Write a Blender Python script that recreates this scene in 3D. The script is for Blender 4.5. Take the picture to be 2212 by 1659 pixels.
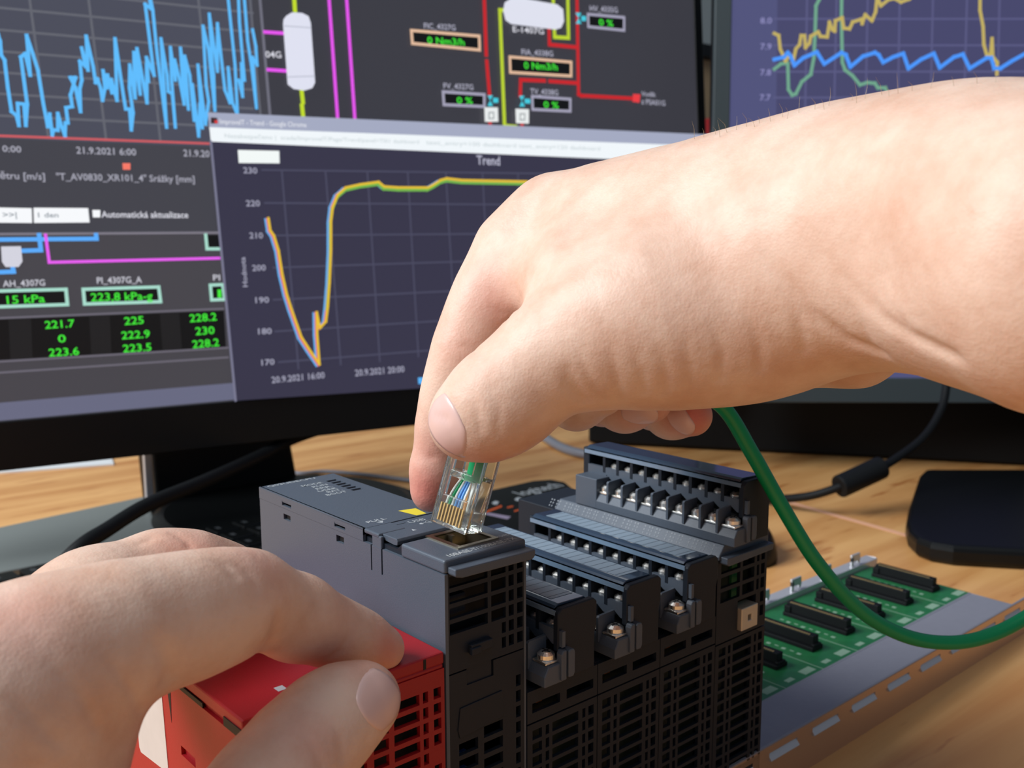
import bpy, bmesh, math, random
import numpy as np
from mathutils import Matrix, Vector

# ---------------------------------------------------------------- camera, light, exposure
for o in list(bpy.data.objects): bpy.data.objects.remove(o)
scn = bpy.context.scene
COL = scn.collection
S = 0.001                                   # lengths below are millimetres
scn.view_settings.view_transform = 'Standard'
scn.view_settings.look = 'None'
scn.view_settings.gamma = 1.0
scn.view_settings.use_curve_mapping = False
scn.view_settings.exposure = 0.0

cd = bpy.data.cameras.new('camera'); cam = bpy.data.objects.new('camera', cd); COL.objects.link(cam)
rt = [0.75287, -0.65816, -0.00345]; up = [0.10212, 0.11164, 0.98849]; fw = [0.6502, 0.74455, -0.15126]
cam.matrix_world = Matrix(((rt[0], up[0], -fw[0], -145.1*S), (rt[1], up[1], -fw[1], -192.0*S), (rt[2], up[2], -fw[2], 196.3*S), (0, 0, 0, 1)))
cd.sensor_width = 36.0; cd.lens = 2165.0/2212.0*36.0
cd.clip_start = 0.01; cd.clip_end = 20
cd.dof.use_dof = True; cd.dof.focus_distance = 0.268; cd.dof.aperture_fstop = 24.0; cd.dof.aperture_blades = 7
scn.camera = cam

W = bpy.data.worlds.new('room_light'); scn.world = W; W.use_nodes = True
W.node_tree.nodes['Background'].inputs[0].default_value = (0.58, 0.72, 0.92, 1)
W.node_tree.nodes['Background'].inputs[1].default_value = 0.21

def area(name, loc, target, sx, sy, power, col):
    l = bpy.data.lights.new(name, 'AREA'); l.shape = 'RECTANGLE'; l.size = sx; l.size_y = sy; l.energy = power; l.color = col
    o = bpy.data.objects.new(name, l); COL.objects.link(o); o.location = loc
    o.rotation_euler = (Vector(target)-Vector(loc)).to_track_quat('-Z', 'Y').to_euler()
    return o
area('window_light', (-1.3, 0.72, 1.35), (0.08, 0.1, 0.1), 1.25, 1.05, 60, (0.93, 0.97, 1.0))
area('fill_light', (-0.5, -0.75, 1.9), (0.1, 0.1, 0.1), 1.0, 1.0, 3, (1.0, 0.98, 0.95))  # weak fill lamp added from the camera side

# ---------------------------------------------------------------- materials
def lin(c):
    return tuple((v/12.92 if v <= 0.04045 else ((v+0.055)/1.055)**2.4) for v in [x/255.0 for x in c])
MATS = {}
def mat(name, rgb, rough=0.5, metal=0.0, spec=0.5, trans=0.0, ior=1.45, bump=0.0, bscale=900.0, var=0.0, coat=0.0, alpha=1.0, sss=0.0):
    m = bpy.data.materials.new(name); m.use_nodes = True; nt = m.node_tree; b = nt.nodes['Principled BSDF']
    c = lin(rgb)
    b.inputs['Base Color'].default_value = (*c, 1); b.inputs['Roughness'].default_value = rough
    b.inputs['Metallic'].default_value = metal; b.inputs['Specular IOR Level'].default_value = spec
    b.inputs['Transmission Weight'].default_value = trans; b.inputs['IOR'].default_value = ior
    b.inputs['Coat Weight'].default_value = coat; b.inputs['Alpha'].default_value = alpha
    tc = nt.nodes.new('ShaderNodeTexCoord'); nz = nt.nodes.new('ShaderNodeTexNoise')
    nz.inputs['Scale'].default_value = bscale; nz.inputs['Detail'].default_value = 3
    nt.links.new(tc.outputs['Object'], nz.inputs['Vector'])
    if bump:
        bp = nt.nodes.new('ShaderNodeBump'); bp.inputs['Strength'].default_value = bump; bp.inputs['Distance'].default_value = 0.0002
        nt.links.new(nz.outputs['Fac'], bp.inputs['Height']); nt.links.new(bp.outputs['Normal'], b.inputs['Normal'])
    if var:
        mx = nt.nodes.new('ShaderNodeMixRGB'); mx.inputs[1].default_value = (*[v*(1-var) for v in c], 1); mx.inputs[2].default_value = (*[min(1, v*(1+var)) for v in c], 1)
        nt.links.new(nz.outputs['Fac'], mx.inputs[0]); nt.links.new(mx.outputs[0], b.inputs['Base Color'])
    MATS[name] = m
    return m
def emit(rgb, k=1.0):
    name = 'glow_%02x%02x%02x' % tuple(rgb)
    if name in MATS: return MATS[name]
    m = bpy.data.materials.new(name); m.use_nodes = True; nt = m.node_tree; b = nt.nodes['Principled BSDF']
    b.inputs['Base Color'].default_value = (0.012, 0.012, 0.014, 1); b.inputs['Roughness'].default_value = 0.35
    b.inputs['Specular IOR Level'].default_value = 0.3
    b.inputs['Emission Color'].default_value = (*lin(rgb), 1); b.inputs['Emission Strength'].default_value = k*0.97
    MATS[name] = m
    return m

plastic = mat('grey_plastic', (80, 89, 101), 0.42, bump=0.25, bscale=2500, var=0.06)
plastic_b = mat('shaded_plastic', (29, 36, 46), 0.5, spec=0.35, bump=0.2, bscale=2500, var=0.06)  # darker, bluer copy of the grey plastic, near-face shade put into the colour
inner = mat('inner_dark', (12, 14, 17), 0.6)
red = mat('red_plastic', (158, 22, 32), 0.45, bump=0.2, bscale=2500, var=0.05)
black = mat('black_plastic', (9, 11, 12), 0.4, spec=0.35, bump=0.1, bscale=800)
blackm = mat('matte_black', (15, 17, 19), 0.6, spec=0.3)
slate = mat('slate_plastic', (62, 72, 76), 0.5)
steel = mat('bright_steel', (246, 243, 236), 0.34, 1.0, bump=0.3, bscale=900)
nickel = mat('nickel_shield', (190, 180, 158), 0.3, 1.0)
gold = mat('gold_contact', (226, 192, 128), 0.35, 0.7)
zinc = mat('zinc_sheet', (150, 150, 160), 0.42, 0.2, bump=0.1, bscale=300, var=0.05)
alu = mat('aluminium', (205, 206, 210), 0.35, 0.45)
pcb = mat('green_circuit', (38, 112, 66), 0.35, var=0.25, bscale=250)
silk = mat('silk_print', (140, 172, 148), 0.6)
print_g = mat('grey_print', (176, 182, 186), 0.6)
acrylic = mat('smoked_acrylic', (44, 60, 80), 0.14, spec=0.8, coat=0.6)  # tint lightened, window reflection on the covers put into the colour
clearlip = mat('clear_lip', (150, 178, 205), 0.08, trans=0.5, spec=0.8)  # paler and less clear, the lip's highlights put into the colour
paper = mat('label_paper', (142, 160, 176), 0.45, var=0.05, bscale=120)
pline = mat('label_line', (78, 92, 106), 0.5)
papw = mat('white_paper', (225, 228, 230), 0.6)
paplab = mat('foil_label', (198, 195, 192), 0.4, var=0.06, bscale=200)
yellow = mat('yellow_sticker', (236, 214, 60), 0.5)
clearp = mat('clear_plug', (252, 255, 253), 0.03, trans=0.97, ior=1.3, spec=0.9)
cableg = mat('green_jacket', (10, 152, 92), 0.34, spec=0.5, bump=0.05, bscale=400)
greyc = mat('grey_jacket', (128, 130, 140), 0.5)
nailm = mat('finger_nail', (228, 192, 183), 0.32, coat=0.2)
wirew = mat('wire_white', (215, 220, 215), 0.4)
wireb = mat('wire_blue', (90, 150, 215), 0.4)
wireo = mat('wire_orange', (220, 150, 70), 0.4)
orange = mat('orange_print', (196, 84, 40), 0.6)
lilac = mat('lilac_print', (150, 138, 160), 0.6)
blueb = mat('blue_vent_light', (40, 90, 160), 0.5)  # colour of the blue light in the lower vents
tabsl = mat('graphite_slab', (134, 140, 138), 0.36, metal=0.2)  # base lightened, the window's reflection put into the colour
zincf = mat('zinc_flange', (214, 190, 172), 0.32, 0.9)  # zinc tinted warm, the desk's reflection put into the colour
edgeb = mat('edge_band', (244, 184, 148), 0.5)
wallm = mat('wall_paint', (186, 190, 184), 0.8)
beige = mat('beige_board', (176, 150, 112), 0.6)
redbin = mat('red_bin', (150, 24, 30), 0.5)

def wood_mat():
    m = bpy.data.materials.new('beech_laminate'); m.use_nodes = True; nt = m.node_tree; b = nt.nodes['Principled BSDF']
    tc = nt.nodes.new('ShaderNodeTexCoord'); mp = nt.nodes.new('ShaderNodeMapping'); mp.inputs['Scale'].default_value = (2.2, 26, 26)
    mp.inputs['Rotation'].default_value = (0, 0, 0.12)
    nz = nt.nodes.new('ShaderNodeTexNoise'); nz.inputs['Scale'].default_value = 1.6; nz.inputs['Detail'].default_value = 6; nz.inputs['Distortion'].default_value = 0.6
    cr = nt.nodes.new('ShaderNodeValToRGB')
    cr.color_ramp.elements[0].position = 0.28; cr.color_ramp.elements[0].color = (*lin((204, 138, 76)), 1)
    cr.color_ramp.elements[1].position = 0.68; cr.color_ramp.elements[1].color = (*lin((242, 186, 120)), 1)
    nz2 = nt.nodes.new('ShaderNodeTexNoise'); nz2.inputs['Scale'].default_value = 7; nz2.inputs['Detail'].default_value = 3
    mp2 = nt.nodes.new('ShaderNodeMapping'); mp2.inputs['Scale'].default_value = (2.5, 16, 16); mp2.inputs['Rotation'].default_value = (0, 0, 0.12)
    cr2 = nt.nodes.new('ShaderNodeValToRGB'); cr2.color_ramp.elements[0].position = 0.27; cr2.color_ramp.elements[0].color = (*lin((196, 150, 112)), 1)
    cr2.color_ramp.elements[1].position = 0.38; cr2.color_ramp.elements[1].color = (1, 1, 1, 1)
    mx = nt.nodes.new('ShaderNodeMixRGB'); mx.blend_type = 'MULTIPLY'; mx.inputs[0].default_value = 0.8
    L = nt.links.new
    L(tc.outputs['Object'], mp.inputs['Vector']); L(mp.outputs['Vector'], nz.inputs['Vector']); L(nz.outputs['Fac'], cr.inputs['Fac'])
    L(tc.outputs['Object'], mp2.inputs['Vector']); L(mp2.outputs['Vector'], nz2.inputs['Vector']); L(nz2.outputs['Fac'], cr2.inputs['Fac'])
    L(cr.outputs['Color'], mx.inputs[1]); L(cr2.outputs['Color'], mx.inputs[2]); L(mx.outputs[0], b.inputs['Base Color'])
    b.inputs['Roughness'].default_value = 0.33; b.inputs['Specular IOR Level'].default_value = 0.5
    return m
wood = wood_mat()

def skin_mat():
    m = bpy.data.materials.new('skin'); m.use_nodes = True; nt = m.node_tree; b = nt.nodes['Principled BSDF']; L = nt.links.new
    tc = nt.nodes.new('ShaderNodeTexCoord')
    n1 = nt.nodes.new('ShaderNodeTexNoise'); n1.inputs['Scale'].default_value = 55; n1.inputs['Detail'].default_value = 5; n1.inputs['Roughness'].default_value = 0.65
    cr = nt.nodes.new('ShaderNodeValToRGB'); e = cr.color_ramp.elements
    e[0].position = 0.3; e[0].color = (*lin((213, 170, 146)), 1); e[1].position = 0.62; e[1].color = (*lin((230, 198, 178)), 1)
    at = nt.nodes.new('ShaderNodeAttribute'); at.attribute_name = 'flush'
    mx = nt.nodes.new('ShaderNodeMixRGB'); mx.inputs[2].default_value = (*lin((206, 112, 100)), 1)
    L(tc.outputs['Object'], n1.inputs['Vector']); L(n1.outputs['Fac'], cr.inputs['Fac']); L(cr.outputs['Color'], mx.inputs[1])
    L(at.outputs['Fac'], mx.inputs[0]); L(mx.outputs[0], b.inputs['Base Color'])
    v = nt.nodes.new('ShaderNodeTexVoronoi'); v.inputs['Scale'].default_value = 1500
    n2 = nt.nodes.new('ShaderNodeTexNoise'); n2.inputs['Scale'].default_value = 420; n2.inputs['Detail'].default_value = 7
    ad = nt.nodes.new('ShaderNodeMath'); ad.operation = 'MULTIPLY_ADD'; ad.inputs[1].default_value = 0.25
    L(tc.outputs['Object'], v.inputs['Vector']); L(tc.outputs['Object'], n2.inputs['Vector']); L(v.outputs['Distance'], ad.inputs[0]); L(n2.outputs['Fac'], ad.inputs[2])
    bp = nt.nodes.new('ShaderNodeBump'); bp.inputs['Strength'].default_value = 0.4; bp.inputs['Distance'].default_value = 0.0004
    L(ad.outputs[0], bp.inputs['Height']); L(bp.outputs['Normal'], b.inputs['Normal'])
    b.inputs['Roughness'].default_value = 0.5; b.inputs['Specular IOR Level'].default_value = 0.4
    b.inputs['Subsurface Weight'].default_value = 0.18; b.inputs['Subsurface Radius'].default_value = (1.0, 0.35, 0.2); b.inputs['Subsurface Scale'].default_value = 0.003
    return m
skin = skin_mat()
hairm = mat('pale_hair', (170, 150, 120), 0.5)

# ---------------------------------------------------------------- mesh helpers
def tag(o, label=None, cat=None, group=None, kind=None):
    if label: o['label'] = label
    if cat: o['category'] = cat
    if group: o['group'] = group
    if kind: o['kind'] = kind
    return o
def thing(name, label, cat, loc=(0, 0, 0), group=None, rotm=None):
    o = bpy.data.objects.new(name, None); COL.objects.link(o); o.empty_display_size = 0.01
    o.location = [c*S for c in loc]
    if rotm is not None: o.rotation_euler = rotm.to_euler()
    return tag(o, label, cat, group)
class MB:
    def __init__(s): s.v = []; s.f = []; s.off = (0, 0, 0)
    def add(s, vs, fs):
        n = len(s.v); s.v += [tuple(p) for p in vs]; s.f += [tuple(i+n for i in f) for f in fs]; return s
    def box(s, x0, x1, y0, y1, z0, z1):
        return s.add([(x0,y0,z0),(x1,y0,z0),(x1,y1,z0),(x0,y1,z0),(x0,y0,z1),(x1,y0,z1),(x1,y1,z1),(x0,y1,z1)],
                     [(3,2,1,0),(4,5,6,7),(0,1,5,4),(1,2,6,5),(2,3,7,6),(3,0,4,7)])
    def prism(s, poly, ax, a, b):          # poly in the two other axes, extruded along ax
        def P(p, t):
            return {0: (t, p[0], p[1]), 1: (p[0], t, p[1]), 2: (p[0], p[1], t)}[ax]
        n = len(poly)
        return s.add([P(p, a) for p in poly]+[P(p, b) for p in poly],
                     [tuple(range(n))[::-1], tuple(range(n, 2*n))]+[(i, (i+1) % n, n+(i+1) % n, n+i) for i in range(n)])
    def plate(s, us, ws, holes, ax, a, b): # rectangle us x ws with rectangular through holes
        cu = sorted(set([us[0], us[1]]+[max(us[0], min(us[1], h[i])) for h in holes for i in (0, 1)]))
        cw = sorted(set([ws[0], ws[1]]+[max(ws[0], min(ws[1], h[i])) for h in holes for i in (2, 3)]))
        def P(u, w, t):
            return {0: (t, u, w), 1: (u, t, w), 2: (u, w, t)}[ax]
        nu, nw = len(cu)-1, len(cw)-1
        so = [[not any(h[0]-1e-6 < (cu[i]+cu[i+1])/2 < h[1]+1e-6 and h[2]-1e-6 < (cw[j]+cw[j+1])/2 < h[3]+1e-6 for h in holes) for j in range(nw)] for i in range(nu)]
        for i in range(nu):
            for j in range(nw):
                if not so[i][j]: continue
                u0, u1, w0, w1 = cu[i], cu[i+1], cw[j], cw[j+1]
                s.add([P(u0,w0,a),P(u1,w0,a),P(u1,w1,a),P(u0,w1,a)], [(0,1,2,3)])
                s.add([P(u0,w0,b),P(u1,w0,b),P(u1,w1,b),P(u0,w1,b)], [(3,2,1,0)])
                for di, dj, e in ((-1,0,((u0,w0),(u0,w1))),(1,0,((u1,w0),(u1,w1))),(0,-1,((u0,w0),(u1,w0))),(0,1,((u0,w1),(u1,w1)))):
                    ii, jj = i+di, j+dj
                    if ii < 0 or jj < 0 or ii >= nu or jj >= nw or not so[ii][jj]:
                        p, q = e; s.add([P(*p,a),P(*q,a),P(*q,b),P(*p,b)], [(0,1,2,3)])
        return s
    def cyl(s, c, ax, r, h, n=16, r2=None):
        r2 = r if r2 is None else r2
        a = Vector(ax).normalized(); u = a.orthogonal().normalized(); w = a.cross(u); c = Vector(c)
        vs = []
        for k, rr in ((0, r), (h, r2)):
            for i in range(n):
                t = 2*math.pi*i/n; vs.append(c+a*k+(u*math.cos(t)+w*math.sin(t))*rr)
        return s.add(vs, [tuple(range(n))[::-1], tuple(range(n, 2*n))]+[(i,(i+1)%n,n+(i+1)%n,n+i) for i in range(n)])
    def tube(s, pts, r, n=10, cap=True, sub=0):
        pts = [Vector(p) for p in pts]
        rs = r if isinstance(r, (list, tuple)) else [r]*len(pts)
        if sub:
            q, qr = [], []
            for i in range(len(pts)-1):
                p0 = pts[max(0, i-1)]; p1 = pts[i]; p2 = pts[i+1]; p3 = pts[min(len(pts)-1, i+2)]
                for j in range(sub):
                    t = j/sub
                    q.append(0.5*((2*p1)+(p2-p0)*t+(2*p0-5*p1+4*p2-p3)*t*t+(3*p1-p0-3*p2+p3)*t**3)); qr.append(rs[i]*(1-t)+rs[i+1]*t)
            q.append(pts[-1]); qr.append(rs[-1]); pts, rs = q, qr
        vs = []; u = None
        for i, p in enumerate(pts):
            d = (pts[min(i+1, len(pts)-1)]-pts[max(i-1, 0)]).normalized()
            u = d.orthogonal().normalized() if u is None else (u-d*u.dot(d)).normalized()
            w = d.cross(u)
            for k in range(n):
                t = 2*math.pi*k/n; vs.append(p+(u*math.cos(t)+w*math.sin(t))*rs[i])
        fs = [(i*n+k, i*n+(k+1) % n, (i+1)*n+(k+1) % n, (i+1)*n+k) for i in range(len(pts)-1) for k in range(n)]
        if cap: fs += [tuple(range(n))[::-1], tuple(range((len(pts)-1)*n, len(pts)*n))]
        return s.add(vs, fs)
    def build(s, name, m, parent=None, bevel=0, seg=2, smooth=False, label=None, kind=None, frame=None, ang=35):
        me = bpy.data.meshes.new(name)
        O = Vector(s.off)
        vs = [(Vector(p)-O)*S for p in s.v]
        if frame is not None: vs = [frame @ p for p in vs]
        me.from_pydata([tuple(p) for p in vs], [], s.f); me.update()
        bm = bmesh.new(); bm.from_mesh(me); bmesh.ops.remove_doubles(bm, verts=bm.verts, dist=1e-6); bmesh.ops.recalc_face_normals(bm, faces=bm.faces); bm.to_mesh(me); bm.free()
        me.materials.append(m)
        if smooth:
            for p in me.polygons: p.use_smooth = True
        o = bpy.data.objects.new(name, me); COL.objects.link(o)
        if parent: o.parent = parent
        if bevel:
            b = o.modifiers.new('bevel', 'BEVEL'); b.width = bevel*S; b.segments = seg; b.limit_method = 'ANGLE'; b.angle_limit = math.radians(ang)
        tag(o, label, None, None, kind)
        return o
def copy_tree(o, parent=None):
    c = o.copy(); COL.objects.link(c); c.parent = parent
    for ch in list(o.children): copy_tree(ch, c)
    return c
def link_copy(o, parent, loc):
    c = o.copy(); COL.objects.link(c); c.parent = parent; c.location = [v*S for v in loc]
    for ch in list(o.children):
        d = ch.copy(); COL.objects.link(d); d.parent = c
    return c
def text_part(s, name, m, parent, origin, xdir, ydir, width, height, align='LEFT', off=0.05, label=None):
    cu = bpy.data.curves.new('t', 'FONT'); cu.body = s; cu.size = 1.0; cu.resolution_u = 2; cu.offset = 0.012; cu.align_x = align
    ob = bpy.data.objects.new('t', cu); me = bpy.data.meshes.new_from_object(ob)
    bpy.data.objects.remove(ob)
    if not me.vertices: return None
    xs = [v.co.x for v in me.vertices]; w = (max(xs)-min(xs)) or 1
    sx = width/w if width else height/0.72
    sy = height/0.72
    X = Vector(xdir).normalized(); Y = Vector(ydir).normalized(); N = X.cross(Y); O = Vector(origin)
    for v in me.vertices: v.co = (O+X*(v.co.x-min(xs) if align == 'LEFT' else v.co.x)*sx+Y*v.co.y*sy+N*off)*S
    me.name = name; me.materials.clear(); me.materials.append(m)
    o = bpy.data.objects.new(name, me); COL.objects.link(o); o.parent = parent
    tag(o, label)
    return o

# ---------------------------------------------------------------- the desk and the setting
TZ0 = -5.0
def seam(y): return 463 + (y-40)*0.13
dk = MB().prism([(-900, -420), (seam(-420), -420), (seam(1500), 1500), (-900, 1500)], 2, -33, TZ0).build('desk', wood, bevel=0.5)
tag(dk, 'beech wood desk top carrying the controller rack and the left monitor', 'desk')
MB().prism([(seam(-420)+0.2, -420), (seam(-420)+5.2, -420), (seam(330)+5.2, 330), (seam(330)+0.2, 330)], 2, -30, TZ0+0.05).build('edge_band', edgeb, dk, label='thin pinkish edge band along the seam')
d2 = MB().prism([(seam(-420)+5.6, -420), (1500, -420), (1500, 1500), (seam(1500)+0.1, 1500), (seam(331)+0.1, 331), (seam(331)+5.6, 331)], 2, -33, TZ0).build('desk', wood)
tag(d2, 'second beech wood desk beyond the pinkish seam, under the right monitor', 'desk')
wl = MB().box(-1500, 3500, 2600, 2640, -700, 1900).build('wall_back', wallm); tag(wl, kind='structure')
fl = MB().box(-1500, 3500, -1200, 2640, -760, -720).build('floor', mat('floor_vinyl', (120, 116, 110), 0.6)); tag(fl, kind='structure')
for (x, y) in ((-850, -380), (-850, 1450), (420-10, 1450), (380, -380)):
    MB().box(x, x+40, y, y+40, -720, -33).build('leg', slate, dk)
for (x, y) in ((700, -380), (700, 1450), (1440, -380), (1440, 1450)):
    MB().box(x, x+40, y, y+40, -720, -33).build('leg', slate, d2)

# ---------------------------------------------------------------- mounting rack
rack = thing('mounting_rack', 'long zinc mounting rack under the row of modules, empty green slots at its right end', 'rack', (150, 49, TZ0))
RO = (150, 49, TZ0)
def rmb():
    m = MB(); m.off = RO; return m
XR = 366
m = rmb(); m.box(-70, XR, 26.5, 84, 2.0, 4.0); m.box(-70, XR-6, 4.5, 26.5, 9.0, 10.0); m.box(-70, XR-6, 25.6, 26.5, 2.0, 10.0)
m.build('base_sheet', zinc, rack, bevel=0.2)
m = rmb()                                                        # raised rear rail
m.box(-70, XR+3, 83, 84.2, TZ0, 12.5); m.box(-70, XR+3, 84.2, 90, 11.2, 12.5)
m.build('rear_rail', alu, rack, bevel=0.2, label='bright rear rail carrying the hook tabs')
slots = [(-50.1+27.8*k, -32.3+27.8*k, 7.6, 10.7) for k in range(15)]
m = rmb(); m.plate((-70, XR+8), (TZ0, 13.4), slots, 1, 0.0, 1.0)
ff = m.build('front_flange', zincf, rack, label='front flange with a row of oblong slots')
m = rmb(); m.prism([(0.0, 13.4), (0.0, 14.0), (0.8, 14.2), (4.9, 10.2), (4.9, 9.3), (4.3, 9.3), (0.9, 13.2)], 0, -70, XR+8); m.build('rim_fold', zinc, rack)
for a_, b_, c_, d_ in slots:
    if b_ < 130: continue
    m = rmb(); m.prism([(1.0, 7.7), (-0.9, 7.7), (-1.0, 8.1), (1.0, 10.5)], 0, a_, b_); m.build('light_catch_lip', alu, ff, label='raised lip added at the slot to catch light')  # lip added and tilted so the slot catches light
m = rmb(); m.box(-66, XR-4, 26.7, 82.5, 4.0, 9.4)
m.build('circuit_board', pcb, rack, label='green circuit board')
cb = [o for o in rack.children if o.name.startswith('circuit_board')][0]
m = rmb()
rnd = random.Random(4)
for k in range(8):
    xx = 141+28*k
    m.box(xx-1.5, xx-1.1, 27, 80, 9.4, 9.47); m.box(xx+16, xx+24, 29, 33, 9.4, 9.47); m.box(xx+4, xx+9, 29.5, 32, 9.4, 9.47)
    for j in range(8): m.box(xx+3.5+(j % 2), xx+5.2, 42+j*4, 44+j*4, 9.4, 9.47)
m.build('board_print', silk, cb, kind='stuff', label='white silkscreen marks')
cm = rmb(); cm.off = (0, 0, 0)
cm.box(-4, 4.2, -0.5, 34, 9.4, 11.4); cm.box(-2.2, 2.0, 0.5, 33, 11.4, 16.2); cm.box(-3.0, 2.8, 30.5, 34, 11.4, 14.6); cm.box(-3.0, 2.8, -0.5, 1.2, 11.4, 12.6)
gm = MB()
for j in range(25): gm.box(-1.9, -0.9, 3+j*1.15, 3.7+j*1.15, 15.9, 16.45)
first = None
for k in range(8):
    loc = (155.2+27.9*k-RO[0], 40-RO[1], -RO[2])
    if first is None:
        first = cm.build('slot_connector', blackm, rack, bevel=0.3); gm.build('contact_row', gold, first, kind='stuff', label='two rows of tiny gold contacts'); first.location = [v*S for v in loc]
    else: link_copy(first, rack, loc)
hm = MB().box(-1.0, 1.0, 0, 1.2, 0, 8); hm.box(-1.0, 7.5, 0, 1.2, 5.2, 9.2); hm.box(5.6, 7.5, 0, 1.2, 3.4, 5.2)
h0 = None
for k, x in enumerate((167, 176, 203, 232, 259, 287, 315.5, 344.7)):
    if h0 is None: h0 = hm.build('hook_tab', alu, rack, bevel=0.25); h0.location = ((x-RO[0])*S, (84.2-RO[1])*S, (10-RO[2])*S)
    else: link_copy(h0, rack, (x-RO[0], 84.2-RO[1], 10-RO[2]))

# ---------------------------------------------------------------- vent grilles and terminal blocks
def grille_holes(x0, x1, z0, z1, pitch, bar, cols):
    w = x1-x0; hs = []; z = z1
    while z-(pitch-bar) > z0:
        for a, b in cols: hs.append((x0+a*w, x0+b*w, z-(pitch-bar), z))
        z -= pitch
    return hs
COLS = [(.07, .20), (.25, .30), (.345, .72), (.78, .825), (.87, .95)]
def pan_screw(parent, loc, mb_cache={}):
    key = parent.name
    if 's' not in mb_cache:
        m = MB(); m.cyl((0, 0, 0), (0, 0, 1), 2.5, 1.3, 20); m.cyl((0, 0, 1.3), (0, 0, 1), 2.5, 0.9, 20, 1.4)
        o = m.build('terminal_screw', steel, parent, bevel=0.2, smooth=False)
        x = MB().box(-1.5, 1.5, -0.25, 0.25, 1.9, 2.23); x.box(-0.25, 0.25, -1.5, 1.5, 1.9, 2.23); x.build('cross_recess', inner, o)
        w = MB().box(-2.6, 2.6, -2.7, 2.7, -0.9, -0.2); w.cyl((0, 0, -0.4), (0, 0, 1), 2.6, 0.4, 16); w.build('square_washer', steel, o, bevel=0.12)
        mb_cache['s'] = o; o.location = [v*S for v in loc]; return o
    return link_copy(mb_cache['s'], parent, loc)
PW = 7.0
def terminal_block(root, zt, labelled, k0=0):
    lowy = [-1.0+PW*k for k in range(9)]; upy = [2.2+6.75*k for k in range(9)]
    m = MB()
    m.prism([(2.3, zt-20.6), (2.3, zt-17.6), (3.8, zt-15.0), (9.2, zt-15.0), (9.2, zt-20.6)], 1, -4.7, 57.2)
    m.box(2.3, 9.6, 57.0, 67.9, zt-20.6, zt-9.5)
    m.box(9.0, 10.2, -1.5, 67.9, zt-20.6, zt-15.0)
    m.box(12.5, 21.5, -1.0, 67.9, zt-20.6, zt-8.2)
    m.build('terminal_bench', plastic, root, bevel=0.3)
    MB().box(20.2, 22, -1.2, 67.5, zt-20.6, zt-1.2).build('rear_wall', inner, root)  # coloured near black, shade inside the upper openings painted in
    m = MB()
    for y in lowy:
        a, b = y-3.5, y+3.5
        m.prism([(a, zt-10.9), (b-2.9, zt-10.9), (b, zt-9.0), (b, zt-6.4), (a, zt-6.4)], 0, 9.0, 10.2)
    m.box(9.0, 10.2, lowy[-1]+3.5, 67.9, zt-15, zt-6.4)
    m.build('row_wall', plastic, root)
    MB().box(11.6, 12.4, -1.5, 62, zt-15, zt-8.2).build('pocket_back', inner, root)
    dv = MB().prism([(2.2, -17.2), (2.2, -9.9), (2.7, -9.4), (9.1, -9.1), (9.1, -17.2)], 1, -0.45, 0.45); d0 = None
    for y in lowy[1:]:
        if d0 is None: d0 = dv.build('low_divider', plastic, root); d0.location = (0, (y-3.5)*S, zt*S)
        else: link_copy(d0, root, (0, y-3.5, zt))
    du = MB().prism([(8.9, -8.4), (8.9, -1.2), (21, -1.2), (21, -8.4)], 1, -0.62, 0.62); u0 = None
    for y in [q+6.75/2 for q in upy]:
        if u0 is None: u0 = du.build('high_divider', plastic_b, root); u0.location = (0, y*S, zt*S)
        else: link_copy(u0, root, (0, y, zt))
    for y in lowy: pan_screw(root, (6.2, y, zt-14.0))
    for y in upy: pan_screw(root, (12.6, y, zt-7.1))
    # end walls
    m = MB(); m.prism([(9.9, zt-21), (9.9, zt-13), (8.6, zt-12.5), (8.6, zt-1.4), (10, zt-0.2), (22.5, zt-0.2), (23.8, zt-1.4), (23.8, zt-8), (23, zt-10.5), (23, zt-21)], 1, -3.3, -1.2)
    m.build('end_wall', plastic_b, root, bevel=0.35)
    m = MB(); m.prism([(9.2, zt-21), (9.2, zt-0.3), (22.5, zt-0.3), (22.5, zt-21)], 1, 67.5, 70.7); m.build('end_wall', plastic_b, root, bevel=0.4)
    m = MB(); m.prism([(8.0, zt-20), (8.0, zt-12.4), (8.6, zt-11.4), (9.9, zt-11.4), (9.9, zt-20)], 1, -5.5, -3.2)
    m.prism([(10.4, zt-19.5), (10.4, zt-12.0), (11.0, zt-11.4), (12.4, zt-11.6), (12.8, zt-12.6), (12.8, zt-18.5), (12.2, zt-19.6)], 1, -5.8, -3.0)
    m.build('finger_lug', plastic, root, bevel=0.3)
    # hinged cover
    m = MB(); m.prism([(9.0, zt-0.6), (9.6, zt+0.1), (10.6, zt+0.55), (20.6, zt+0.2), (22, zt-1.0), (21.5, zt-1.2), (20.4, zt-0.5), (10.6, zt-0.2)], 1, -1.2, 68.8)
    cv = m.build('hinged_cover', acrylic, root, bevel=0.15)
    m = MB(); m.box(8.5, 8.9, -2.0, 69.4, zt-2.3, zt-0.9); m.build('clear_lip', clearlip, cv)
    if labelled:
        m = MB(); m.prism([(11.4, zt+0.54), (19.8, zt+0.25), (19.8, zt+0.33), (11.4, zt+0.62)], 1, 2.6, 64)
        lb = m.build('label_strip', paper, root, label='pale blue label strip with ruled cells')
        m = MB()
        for j in range(18): m.prism([(11.4, zt+0.62), (19.8, zt+0.33), (19.8, zt+0.36), (11.4, zt+0.65)], 1, 4+j*3.45, 4.22+j*3.45)
        m.build('ruled_line', pline, lb, kind='stuff')

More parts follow.
